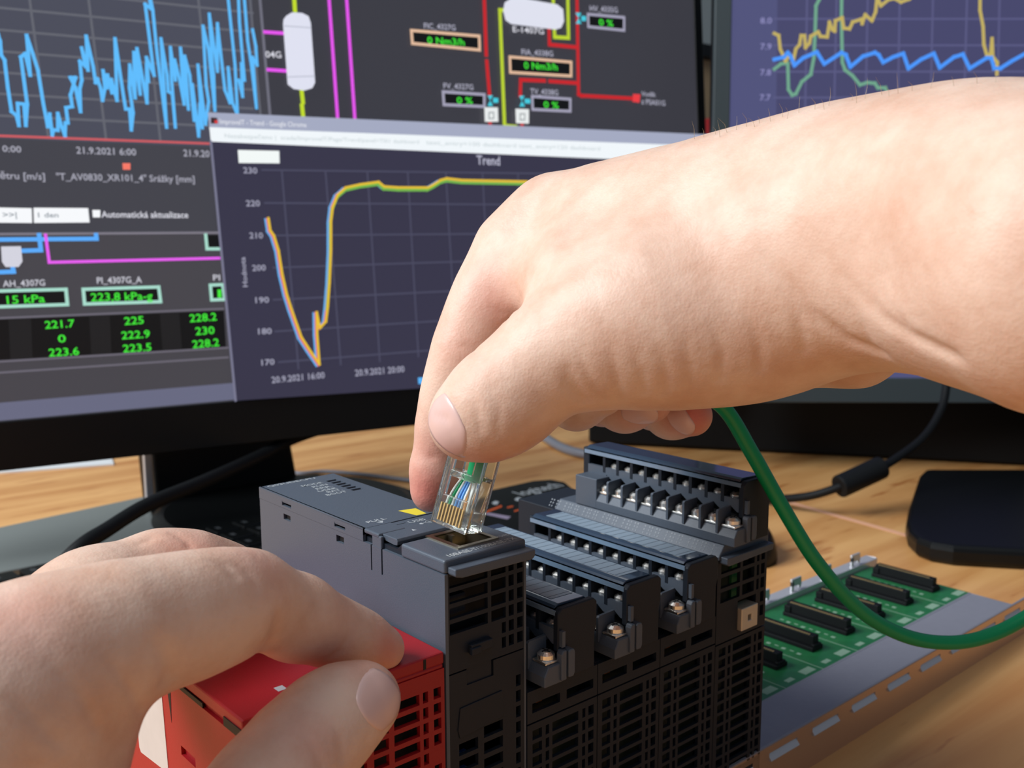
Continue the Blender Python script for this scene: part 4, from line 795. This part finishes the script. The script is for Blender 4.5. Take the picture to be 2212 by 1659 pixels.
RIGHT = {'groups': [
  (14, 1, [[41.62, -29.06, 174.64, 18.86], [53.8, -39.3, 176.61, 19.54], [62.83, -48.94, 181.18, 21.19], [70.28, -61.52, 190.95, 22.87], [74.24, -77.74, 194.24, 22.33]]),
  (16, 12, [[52.36, 16.18, 198.87, 10.72], [56.28, -2.5, 196.48, 14.57], [62.04, -26.4, 196.16, 18.59], [69.72, -48.83, 198.11, 21.13], [71.72, -72.15, 197.71, 24.22], [67.25, -95.58, 195.41, 27.16], [57.48, -120.02, 191.71, 31.1]]),
  (14, 10, [[70.96, 28.62, 194.6, 12.4], [85.01, 9.34, 193.17, 15.94], [97.74, -44.72, 193.34, 22.28]]),
  (14, 10, [[92.5, 35.58, 189.26, 13.51], [97.34, 10.54, 185.97, 15.75], [108.87, -45.06, 193.24, 21.59]]),
  (14, 12, [[109.2, 36.36, 178.91, 12.8], [111.89, 9.11, 175.37, 14.78], [117.57, -40.3, 187.92, 21.06]]),
  (12, 14, [[98.59, -8.65, 162.96, 9.42], [100.17, -30.07, 163.53, 9.74], [103.25, -49.77, 165.7, 9.3], [99.91, -59.43, 169.91, 7.75]]),
  (10, 12, [[16.04, -6.42, 156.31, 11.5], [22.43, -13.02, 164.49, 11.64], [31.84, -21.24, 171.09, 14.54], [41.62, -29.06, 174.64, 18.63]]),
  (8, 5, [[7.66, 2.02, 148.58, 7.19], [10.01, -0.99, 150.47, 9.47], [13.6, -4.82, 153.7, 11.16], [16.44, -6.83, 155.96, 11.5]]),
  (6, 6, [[19.03, 31.21, 123.01, 5.51], [20.94, 30.97, 130.01, 6.17], [22.54, 29.34, 142.06, 6.64], [23.93, 27.33, 151.38, 7.24], [26.12, 24.73, 161.21, 7.7]]),
  (8, 7, [[25.99, 24.58, 159.94, 7.58], [30.28, 24.04, 169.1, 8.38], [35.44, 22.67, 177.94, 9.31]]),
  (12, 8, [[35.44, 22.67, 177.94, 9.31], [43.54, 20.66, 189.62, 10.42], [52.41, 16.24, 199.39, 10.98]]),
  (14, 10, [[40.33, 6.15, 183.72, 8.23], [41.09, -5.43, 182.87, 11.5], [47.09, -16.26, 181.85, 14.9]]),
  (8, 4, [[72.58, 30.23, 189.66, 9.67], [72.04, 38.93, 164.06, 9.11], [69.16, 33.68, 145.66, 8.44]]),
  (6, 3, [[68.45, 32.93, 145.53, 8.41], [63.92, 18.09, 145.58, 7.48], [62.74, 6.51, 149.63, 6.7]]),
  (8, 4, [[92.7, 37.75, 180.96, 10.0], [88.79, 38.93, 156.77, 9.15], [87.64, 30.27, 142.22, 8.11]]),
  (6, 2.5, [[87.43, 29.02, 141.79, 8.23], [82.09, 15.07, 142.71, 7.3], [80.64, 3.53, 145.78, 6.65]]),
  (8, 4, [[108.56, 35.66, 172.73, 9.68], [107.98, 34.73, 152.41, 8.64], [103.57, 22.35, 138.62, 7.01]]),
  (6, 2.5, [[102.03, 21.01, 138.67, 6.97], [96.42, 8.53, 139.06, 6.69], [94.16, -1.34, 140.25, 6.36]]),
]}
LEFT = {'groups': [
  (16, 1, [[-93.16, -3.47, 117.89, 11.34], [-101.25, -2.7, 113.37, 14.71], [-111.72, -0.2, 107.1, 19.73], [-132.56, 4.93, 95.67, 25.91]]),
  (12, 10, [[-92.47, -3.99, 118.31, 10.65], [-80.23, -3.58, 120.05, 10.75], [-67.38, -1.61, 118.87, 10.65]]),
  (8, 8, [[-67.38, -1.61, 118.87, 10.65], [-57.02, 1.24, 117.95, 10.13], [-50.0, 4.28, 116.76, 9.15]]),
  (7, 5, [[-50.18, 4.39, 116.56, 9.04], [-38.3, 5.85, 108.7, 8.5], [-28.71, 6.93, 102.37, 7.59]]),
  (6, 4, [[-28.95, 7.16, 102.48, 7.59], [-21.85, 6.8, 98.15, 6.62], [-15.58, 4.69, 94.9, 5.23]]),
  (12, 6, [[-91.1, 30.33, 108.06, 12.45], [-72.6, 38.89, 110.65, 10.93], [-55.46, 43.21, 113.06, 9.77]]),
  (8, 5, [[-55.89, 43.59, 113.06, 9.77], [-47.9, 41.74, 111.91, 9.12], [-37.88, 42.66, 106.58, 8.34], [-29.38, 42.03, 100.37, 7.56]]),
  (12, 8, [[-97.55, 0.87, 107.19, 11.81], [-94.91, 0.7, 104.5, 9.83], [-93.86, -4.1, 98.59, 8.86], [-96.63, -8.68, 90.59, 9.35]]),
  (10, 8, [[-88.74, 4.42, 109.63, 8.69], [-80.62, 5.68, 111.1, 7.65]]),
  (8, 1.5, [[-31.16, -11.61, 93.14, 7.04], [-36.47, -11.21, 92.11, 8.37], [-41.38, -11.3, 90.36, 9.26]]),
  (8, 5, [[-41.38, -11.3, 90.36, 9.26], [-49.22, -13.16, 87.2, 10.18], [-58.79, -16.24, 83.79, 10.74]]),
  (10, 4, [[-58.79, -16.24, 83.79, 10.74], [-68.21, -20.07, 77.31, 11.23], [-85.04, -21.88, 68.83, 14.36], [-121.69, -6.92, 70.87, 23.83]]),
]}
#SDF-END
RIGHT['creases'] = [(9.0, 2.2, p) for p in [[[38.71, -79.38, 195.91], [38.42, -80.85, 195.36], [38.1, -82.31, 194.81], [37.79, -83.75, 194.26], [37.29, -85.29, 193.73], [36.75, -86.83, 193.21], [36.47, -87.8, 192.1], [36.21, -88.75, 190.99], [36.03, -89.64, 189.89], [35.92, -90.5, 188.8]]]] + [(1.6, 1.3, p) for p in [[[39.07, -63.82, 190.01], [39.26, -64.9, 189.04], [39.51, -65.94, 188.07], [39.76, -66.97, 187.11], [40.04, -67.98, 186.14], [40.36, -68.96, 185.18], [40.74, -69.8, 184.05], [41.21, -70.59, 182.92], [41.69, -71.36, 181.78], [42.22, -72.11, 180.64], [42.86, -72.78, 179.5], [43.51, -73.45, 178.35], [44.03, -74.35, 177.6], [44.63, -75.21, 176.84], [45.21, -76.07, 176.09], [45.86, -76.89, 175.33], [46.53, -77.7, 174.56], [47.2, -78.51, 173.8], [47.95, -79.26, 173.03], [48.4, -80.54, 172.56], [48.8, -81.83, 172.11], [49.14, -83.14, 171.66], [49.47, -84.46, 171.22], [49.59, -85.88, 170.81]], [[39.39, -75.94, 192.13], [39.36, -76.95, 191.2], [39.35, -77.94, 190.27], [39.37, -78.91, 189.35], [39.4, -79.86, 188.43], [39.5, -80.77, 187.52], [39.57, -81.69, 186.6], [39.66, -82.59, 185.7], [39.76, -83.49, 184.79], [39.7, -84.67, 183.91], [39.65, -85.84, 183.04], [39.53, -87.04, 182.17], [39.41, -88.23, 181.32], [39.37, -89.36, 180.46], [39.39, -90.46, 179.61], [39.5, -91.49, 178.75], [39.35, -92.68, 178.2], [39.22, -93.85, 177.65], [39.09, -95.0, 177.11], [38.97, -96.14, 176.57], [38.91, -97.24, 176.02], [38.57, -98.6, 175.65], [38.21, -99.96, 175.29], [37.82, -101.32, 174.93], [37.41, -102.68, 174.58], [36.99, -104.02, 174.23], [36.48, -105.4, 173.91], [35.87, -106.8, 173.6], [35.23, -108.2, 173.3]], [[15.55, -27.88, 164.36], [16.09, -27.96, 163.05], [16.75, -27.9, 161.72], [17.49, -27.78, 160.36], [18.58, -27.81, 159.11], [19.83, -27.7, 157.83], [21.3, -27.37, 156.48]]]] + [(r_, d_, p) for r_, d_, q_ in ((1.0, 0.62, [[[14.67, -26.65, 164.32], [15.24, -26.68, 162.64], [16.01, -26.52, 160.91], [17.26, -26.79, 159.45], [18.76, -26.82, 157.91], [20.18, -26.94, 156.94], [21.74, -26.94, 155.93]], [[16.3, -30.41, 168.83], [16.7, -30.63, 167.39], [17.15, -30.79, 165.94], [17.7, -30.85, 164.46], [18.42, -31.02, 163.2], [19.26, -31.07, 161.9], [20.23, -30.99, 160.57], [21.31, -30.82, 159.21], [22.92, -30.78, 157.88], [24.82, -30.49, 156.47]], [[20.32, -36.48, 169.03], [20.8, -36.53, 167.59], [21.34, -36.52, 166.12], [21.99, -36.42, 164.63], [22.72, -36.1, 163.1], [23.59, -35.66, 161.52], [24.64, -35.05, 159.9], [25.92, -34.25, 158.24], [27.62, -33.08, 156.47]], [[23.84, -40.91, 168.08], [24.57, -41.03, 166.62], [25.37, -41.09, 165.14], [26.33, -41.02, 163.62], [27.07, -40.49, 162.06], [28.01, -39.79, 160.45], [29.18, -38.88, 158.77]], [[27.09, -45.32, 169.26], [27.76, -45.37, 167.81], [28.48, -45.38, 166.34], [29.36, -45.27, 164.84], [29.92, -44.76, 163.4], [30.66, -44.11, 161.92], [31.54, -43.33, 160.4], [32.63, -42.38, 158.81]], [[40.28, -67.33, 184.13], [40.67, -67.97, 182.96], [41.11, -68.58, 181.77], [41.62, -69.15, 180.59], [42.24, -69.65, 179.39], [42.88, -70.13, 178.18], [43.53, -70.07, 176.81], [44.26, -69.97, 175.42], [45.11, -69.78, 174.0], [46.02, -69.57, 172.57], [47.03, -69.3, 171.11], [48.21, -68.92, 169.62]], [[39.66, -75.43, 190.22], [39.75, -76.39, 189.1], [39.87, -77.31, 187.97], [40.04, -78.21, 186.86], [40.29, -79.05, 185.74], [40.54, -79.89, 184.62], [40.83, -80.65, 183.53], [41.21, -81.35, 182.44], [41.6, -82.06, 181.35], [42.09, -82.7, 180.25], [42.62, -83.31, 179.15], [43.14, -83.93, 178.05], [43.91, -84.33, 176.84], [44.81, -84.66, 175.61], [45.86, -84.91, 174.35], [47.16, -85.03, 173.06]], [[30.56, -49.7, 171.45], [31.03, -49.7, 169.85], [31.61, -49.61, 168.22], [32.34, -49.4, 166.56], [33.16, -49.11, 164.88], [33.8, -48.57, 163.43], [34.54, -47.95, 161.95], [35.48, -47.17, 160.43], [36.68, -46.18, 158.83]], [[34.35, -54.33, 175.66], [34.72, -54.6, 174.42], [35.14, -54.82, 173.17], [35.63, -55.0, 171.91], [36.18, -55.13, 170.63], [36.81, -55.21, 169.34], [37.29, -54.77, 167.69], [37.86, -54.27, 166.02], [38.61, -53.63, 164.3], [39.54, -52.86, 162.52]], [[38.41, -82.97, 190.39], [38.26, -83.98, 189.49], [38.09, -85.0, 188.6], [37.95, -86.0, 187.71], [37.78, -87.01, 186.84], [37.62, -88.0, 185.97], [37.49, -88.97, 185.1], [37.44, -89.89, 184.23], [37.35, -90.96, 183.38], [37.29, -92.02, 182.53], [37.26, -93.05, 181.69], [37.26, -94.05, 180.84], [37.33, -95.01, 180.0], [37.38, -95.98, 179.17], [37.46, -96.92, 178.33]], [[38.42, -59.94, 177.83], [38.9, -60.38, 176.6], [39.44, -60.77, 175.37], [40.08, -61.1, 174.12], [40.75, -61.4, 172.86], [41.5, -61.66, 171.59], [42.07, -61.32, 169.97], [42.73, -60.93, 168.32], [43.53, -60.43, 166.63], [44.46, -59.85, 164.91]]]), (0.8, 0.4, [[[1.33, -9.16, 158.25], [1.4, -10.36, 156.73], [1.61, -11.38, 155.17], [1.63, -11.58, 153.81], [1.74, -11.69, 152.43], [1.92, -11.71, 151.02], [2.23, -11.58, 149.56]], [[4.1, -13.54, 159.58], [4.26, -14.35, 158.19], [4.53, -15.03, 156.77], [4.9, -15.58, 155.33], [4.85, -15.54, 153.68], [4.9, -15.38, 151.99], [5.12, -15.03, 150.24], [5.48, -14.5, 148.44]], [[18.59, 20.13, 166.05], [19.34, 18.74, 165.82], [20.25, 17.57, 165.55], [21.27, 16.54, 165.27], [8.46, -1.93, 167.18], [6.8, -6.35, 167.03], [6.46, -9.08, 166.63]], [[26.95, 13.56, 175.91], [28.13, 12.54, 174.96], [29.44, 11.67, 173.98], [14.11, -8.4, 175.21]], [[28.87, 9.12, 184.0], [28.82, 7.66, 182.84], [28.77, 6.23, 181.68], [28.56, 4.62, 180.55], [27.91, 2.52, 179.47], [29.13, 4.23, 177.82], [16.82, -9.34, 177.71], [14.22, -11.97, 176.6], [12.79, -13.29, 175.38]], [[29.38, 3.25, 188.96], [27.76, 0.25, 187.48], [26.2, -2.65, 186.03], [24.53, -5.64, 184.63], [23.34, -6.95, 183.27], [21.75, -8.7, 181.98], [19.2, -11.5, 180.79], [16.74, -14.2, 179.64]], [[-1.48, 0.91, 151.65], [-1.48, -1.68, 151.72], [-1.23, -3.92, 151.72]], [[14.35, 28.45, 134.79], [15.16, 26.53, 134.67], [16.3, 25.09, 134.41]]])) for p in q_]
LEFT['creases'] = [(1.8, 1.6, p) for p in [[[-79.35, -17.56, 122.08], [-78.85, -17.6, 121.06], [-78.29, -17.52, 119.97], [-77.71, -17.36, 118.85], [-77.33, -17.06, 117.28], [-76.85, -16.54, 115.59], [-76.84, -16.16, 114.49], [-76.77, -15.6, 113.31]], [[-50.49, -8.67, 115.17], [-50.75, -8.21, 113.41], [-50.62, -6.99, 111.3], [-51.19, -6.23, 109.98], [-51.09, -4.12, 108.03]]]] + [(0.8, 0.7, p) for p in [[[-50.93, -9.2, 118.99], [-50.98, -9.27, 117.68], [-50.94, -9.15, 116.28], [-50.71, -8.65, 114.71], [-51.64, -8.68, 113.45], [-52.32, -8.24, 111.97], [-53.72, -8.64, 111.47], [-54.89, -8.61, 110.79]], [[-28.46, -1.12, 107.5], [-28.72, -1.64, 106.04], [-28.8, -1.89, 104.46], [-29.75, -2.1, 103.48], [-30.52, -2.02, 102.37], [-31.17, -1.74, 101.16], [-32.44, -1.48, 100.6], [-33.56, -0.97, 99.92]], [[-79.07, -17.69, 120.25], [-78.41, -17.56, 119.21], [-77.69, -17.26, 118.08], [-76.92, -16.89, 116.91], [-77.0, -16.57, 115.55], [-76.99, -16.02, 114.07]], [[-59.84, -5.91, 129.81], [-58.56, -6.32, 129.14], [-57.24, -6.67, 128.43], [-56.44, -7.55, 127.39], [-55.56, -8.26, 126.28], [-55.43, -9.03, 125.27], [-55.22, -9.63, 124.2]], [[-62.58, -5.9, 130.63], [-61.56, -6.63, 130.0], [-60.49, -7.22, 129.32], [-59.97, -8.14, 128.47], [-59.4, -8.94, 127.57]], [[-52.78, -19.29, 97.29], [-52.48, -20.29, 96.73], [-52.13, -21.18, 96.13], [-51.73, -21.98, 95.47], [-51.65, -22.82, 94.61], [-51.52, -23.57, 93.71], [-51.34, -24.24, 92.75], [-51.27, -24.78, 91.82], [-51.14, -25.22, 90.83], [-50.99, -25.63, 89.81]], [[-45.75, -21.57, 96.26], [-45.43, -22.5, 94.98], [-44.99, -23.25, 93.6], [-45.16, -23.68, 92.56], [-45.31, -24.09, 91.5], [-45.41, -24.41, 90.4], [-45.44, -24.62, 89.23]], [[-89.97, -18.6, 124.14], [-89.5, -18.9, 123.25], [-88.99, -19.11, 122.31], [-88.48, -19.3, 121.35], [-87.94, -19.43, 120.37], [-87.37, -19.47, 119.35], [-86.71, -19.4, 118.03], [-86.02, -19.24, 116.67], [-85.24, -18.86, 115.19], [-84.36, -18.21, 113.56], [-83.75, -17.43, 111.89], [-82.99, -16.25, 110.0], [-82.06, -14.63, 107.86]], [[-98.23, -19.09, 124.19], [-97.67, -19.54, 123.35], [-97.1, -19.94, 122.48], [-96.52, -20.28, 121.58], [-95.91, -20.56, 120.66], [-95.28, -20.78, 119.7], [-94.85, -20.97, 118.58], [-94.37, -21.05, 117.4], [-93.89, -21.09, 116.2], [-93.37, -21.04, 114.95], [-93.02, -20.92, 113.72], [-92.64, -20.7, 112.43], [-92.24, -20.45, 111.13], [-91.81, -20.07, 109.74]], [[-105.53, -21.18, 121.46], [-105.0, -21.6, 120.64], [-104.46, -21.97, 119.79], [-103.9, -22.3, 118.92], [-103.33, -22.58, 118.02], [-102.74, -22.81, 117.1], [-102.13, -22.95, 116.13], [-101.51, -23.07, 115.15], [-100.87, -23.14, 114.13], [-100.21, -23.13, 113.06], [-99.51, -23.0, 111.94], [-98.8, -22.84, 110.78]], [[-61.28, 38.35, 123.36], [-59.29, 39.17, 123.59], [-57.33, 39.83, 123.89]], [[-52.56, 40.31, 123.95], [-51.62, 38.49, 123.3], [-50.53, 37.06, 122.53], [-50.28, 35.12, 121.2]]]]
def mesh_field(H, h):
    P = np.array([p for _, _, ps in H['groups'] for p in ps])
    lo = (P[:, :3]-P[:, 3:]).min(0)-4; hi = (P[:, :3]+P[:, 3:]).max(0)+4
    lo = np.maximum(lo, H['lo']); hi = np.minimum(hi, H['hi'])
    B = 14; n = np.ceil((hi-lo)/h/B).astype(int); N = n*B+1
    F = np.full(tuple(N), 9.0, dtype=np.float32)
    bx_, by_, bz_ = np.meshgrid(*[np.arange(k) for k in n], indexing='ij')
    cx = [lo[i]+(b*B+B/2)*h for i, b in enumerate((bx_, by_, bz_))]
    Fc = hand_field(H, *cx)
    R_ = B*h*0.5*1.7321*1.15+3
    F_sign = Fc < 0
    for i, j, k in np.argwhere(np.abs(Fc) >= R_):
        F[i*B:(i+1)*B+1, j*B:(j+1)*B+1, k*B:(k+1)*B+1] = -9.0 if Fc[i, j, k] < 0 else 9.0
    ar = np.arange(B+1)*h
    CR = [(c_, np.array(c_[2])) for c_ in H['creases']]
    for i, j, k in np.argwhere(np.abs(Fc) < R_):
        cen = lo+(np.array([i, j, k])+0.5)*B*h
        H = dict(H, creases=[c_ for c_, p_ in CR if (((p_-cen)**2).sum(1) < (B*h*0.87+2.6*c_[0]+1)**2).any()])
        X, Y, Z = np.meshgrid(lo[0]+i*B*h+ar, lo[1]+j*B*h+ar, lo[2]+k*B*h+ar, indexing='ij')
        F[i*B:(i+1)*B+1, j*B:(j+1)*B+1, k*B:(k+1)*B+1] = hand_field(H, X, Y, Z)
    ins = F < 0
    cor = [(a, b, c) for a in (0, 1) for b in (0, 1) for c in (0, 1)]
    def sh(A, o): return A[o[0]:A.shape[0]-1+o[0], o[1]:A.shape[1]-1+o[1], o[2]:A.shape[2]-1+o[2]]
    cnt = sum(sh(ins, o).astype(np.int8) for o in cor)
    idx = np.argwhere((cnt > 0) & (cnt < 8))
    acc = np.zeros((len(idx), 3)); num = np.zeros(len(idx))
    vals = {o: F[idx[:, 0]+o[0], idx[:, 1]+o[1], idx[:, 2]+o[2]] for o in cor}
    for o in cor:
        for ax in range(3):
            if o[ax]: continue
            q = list(o); q[ax] = 1; q = tuple(q); fa, fb = vals[o], vals[q]
            m_ = (fa < 0) != (fb < 0); t = np.where(m_, fa/np.where(m_, fa-fb, 1), 0)
            for c_ in range(3): acc[:, c_] += np.where(m_, o[c_]+(t if c_ == ax else 0), 0)
            num += m_
    V = (idx+acc/num[:, None])*h+lo
    vid = -np.ones(cnt.shape, dtype=np.int64); vid[idx[:, 0], idx[:, 1], idx[:, 2]] = np.arange(len(idx))
    faces = []
    for ax in range(3):
        o0 = [slice(None)]*3; o1 = [slice(None)]*3; o0[ax] = slice(0, -1); o1[ax] = slice(1, None)
        d = ins[tuple(o0)] != ins[tuple(o1)]; E = np.argwhere(d); u_, v_ = [(1, 2), (2, 0), (0, 1)][ax]
        E = E[(E[:, u_] > 0) & (E[:, v_] > 0) & (E[:, u_] < vid.shape[u_]) & (E[:, v_] < vid.shape[v_])]
        E = E[E[:, ax] < vid.shape[ax]]
        def g(du, dv):
            q = E.copy(); q[:, u_] -= du; q[:, v_] -= dv; return vid[q[:, 0], q[:, 1], q[:, 2]]
        Q_ = np.stack([g(1, 1), g(0, 1), g(0, 0), g(1, 0)], 1)
        s = ins[E[:, 0], E[:, 1], E[:, 2]]; Q_[~s] = Q_[~s][:, ::-1]
        faces.append(Q_[(Q_ >= 0).all(1)])
    return V, np.concatenate(faces)
def make_hand(name, H, h, label, base, flush):
    V, Fc = mesh_field(H, h)
    for _ in range(2):                     # light relaxing of the surface
        A = np.zeros_like(V); n_ = np.zeros(len(V))
        for a_, b_ in ((0, 1), (1, 2), (2, 3), (3, 0)):
            for p, q in ((a_, b_), (b_, a_)):
                np.add.at(A, Fc[:, p], V[Fc[:, q]]); np.add.at(n_, Fc[:, p], 1)
        V = 0.6*V+0.4*A/np.maximum(n_, 1)[:, None]
    me = bpy.data.meshes.new(name); me.from_pydata(((V-np.array(base))*S).tolist(), [], Fc.tolist()); me.update()
    me.polygons.foreach_set('use_smooth', [True]*len(me.polygons)); me.materials.append(skin)
    w = np.zeros(len(V))
    for x, y, z, r, a_ in flush: w = np.maximum(w, a_*np.exp(-((V-np.array([x, y, z]))**2).sum(1)/(r*r)))
    at = me.attributes.new('flush', 'FLOAT', 'POINT'); at.data.foreach_set('value', w.astype(np.float32))
    o = bpy.data.objects.new(name, me); COL.objects.link(o); o.location = [c*S for c in base]
    tag(o, label, 'hand')
    print(name, len(V), 'verts')
    return o
def nail(H, parent, base, c, nrm, tip, hl, hw, label=None, curve=0.0):
    c = Vector(c); n = Vector(nrm).normalized(); t = Vector(tip); t = (t-n*t.dot(n)).normalized(); s_ = n.cross(t)
    NU = 14; NV = 14; top = []; ring = []
    def hit(p):
        q = p+n*8
        for _ in range(60):
            f = float(hand_field(H, np.array([q.x]), np.array([q.y]), np.array([q.z]))[0])
            if f < 0.03: break
            q = q-n*max(0.03, f*0.8)
            if (q-p).length > 30: break
        return q
    vs = []; fs = []; bad = []
    for i in range(NU+1):
        a_ = -1+2*i/NU
        for j in range(NV+1):
            b_ = -1+2*j/NV
            x = a_*math.sqrt(max(0, 1-b_*b_*0.42)); y = b_*math.sqrt(max(0, 1-a_*a_*0.42))
            e_ = max(abs(a_), abs(b_)); lift_ = 0.22 if e_ < 0.9 else -0.15
            if a_ > 0.95 and abs(b_) < 0.8: lift_ = 0.35
            p0 = c+t*x*hl+s_*y*hw; q = hit(p0); bad.append((q-p0).dot(n) < -9); vs.append(q+n*lift_)
    fs = [(i*(NV+1)+j, i*(NV+1)+j+1, (i+1)*(NV+1)+j+1, (i+1)*(NV+1)+j) for i in range(NU) for j in range(NV)]
    fs = [f for f in fs if not any(bad[q] for q in f)]
    m = MB(); m.off = base; m.add([tuple(v) for v in vs], fs); o = m.build('fingernail', nailm, parent, smooth=True, label=label)
    so = o.modifiers.new('thick', 'SOLIDIFY'); so.thickness = 0.0004; so.offset = -1
    return o
RIGHT['lo'] = np.array([-30., -260., 80.]); RIGHT['hi'] = np.array([260., 130., 330.])
LEFT['lo'] = np.array([-210., -160., 20.]); LEFT['hi'] = np.array([40., 90., 190.])
RB = [59.63, -37.41, 184.5]; LB = [-85.45, 0.66, 111.84]
hr = make_hand('hand', RIGHT, 0.85, 'right hand and forearm from the right edge, pinching the clear plug with thumb and forefinger', RB,
   [(*p, r, a_) for p, r, a_ in (([16.78, 28.13, 124.56], 10, .85), ([17.63, 26.86, 135.22], 9, .5), ([31.13, 15.6, 177.46], 9, .45), ([21.64, 18.98, 166.54], 9, .2), ([89.44, -5.11, 141.08], 9, .9), ([78.42, 2.47, 144.21], 9, .6), ([81.25, 26.15, 140.77], 9, .5), ([8.37, -6.5, 142.77], 6, .35))])
nail(RIGHT, hr, RB, [0.09, -1.8, 150.11], [-0.9286, -0.058, 0.3664], [-0.4131, 0.6628, -0.6245], 5.8, 7.3, 'broad pink thumbnail')
nail(RIGHT, hr, RB, [76.18, 4.09, 142.59], [-0.5659, -0.7984, -0.2059], [0.738, -0.6662, -0.1069], 5.0, 4.2)
nail(RIGHT, hr, RB, [86.37, -3.13, 137.67], [-0.7062, -0.4993, -0.502], [0.7064, -0.4495, -0.5467], 4.6, 3.8)
hl_ = make_hand('hand', LEFT, 0.75, 'left hand at the lower left, gripping the red module between forefinger and thumb', LB,
   [(*p, r, a_) for p, r, a_ in (([-101.76, -12.2, 130.49], 10, .3), ([-17.41, -1.45, 96.49], 7, .6), ([-33.03, 2.79, 103.05], 9, .3), ([-50.07, 30.0, 124.1], 10, .45), ([-51.36, -3.18, 127.1], 8, .25), ([-32.11, -15.0, 98.79], 7, .35), ([-51.51, -20.56, 93.82], 7, .3))])
nail(LEFT, hl_, LB, [-31.9, -17.25, 95.23], [-0.2566, -0.9328, 0.2532], [0.7574, -0.2634, 0.5975], 5.4, 6.6, 'short broad thumbnail')
# fine hairs on the forearm
m = MB(); rnd = random.Random(11)
HP = [[54.86, -31.46, 218.43], [54.91, -34.25, 218.68], [55.42, -37.33, 219.14], [55.33, -40.81, 219.32], [56.07, -42.93, 219.85], [56.87, -45.23, 220.47], [57.0, -48.77, 220.94], [56.29, -52.31, 221.03], [57.38, -54.76, 221.94], [57.73, -58.78, 222.54], [57.9, -62.81, 222.9], [58.8, -65.71, 223.51], [59.8, -70.72, 224.3], [58.79, -74.38, 224.25], [58.13, -78.69, 224.44], [56.1, -83.42, 224.08], [55.81, -86.57, 224.29], [55.32, -90.71, 224.36], [54.54, -95.81, 224.2], [54.25, -100.49, 224.11], [53.89, -104.18, 223.85], [53.38, -40.29, 218.17], [55.33, -48.7, 220.0], [55.54, -57.25, 221.19], [56.9, -65.77, 222.56], [56.73, -73.67, 223.19], [55.68, -81.63, 223.67]]
for p in HP:
    p = Vector(p); a_ = Vector((rnd.uniform(-.5, .3), rnd.uniform(-.2, .2), 1)).normalized(); L_ = rnd.uniform(2.0, 5.0)
    m.off = RB; m.tube([p-a_*0.5, p+a_*L_*.5+Vector((.2, 0, 0)), p+a_*L_+Vector((rnd.uniform(-1.5, 1), 0, -.5))], [0.045, 0.035, 0.015], 4)
m.build('body_hair', hairm, hr, kind='stuff', label='fine pale hairs along the forearm')
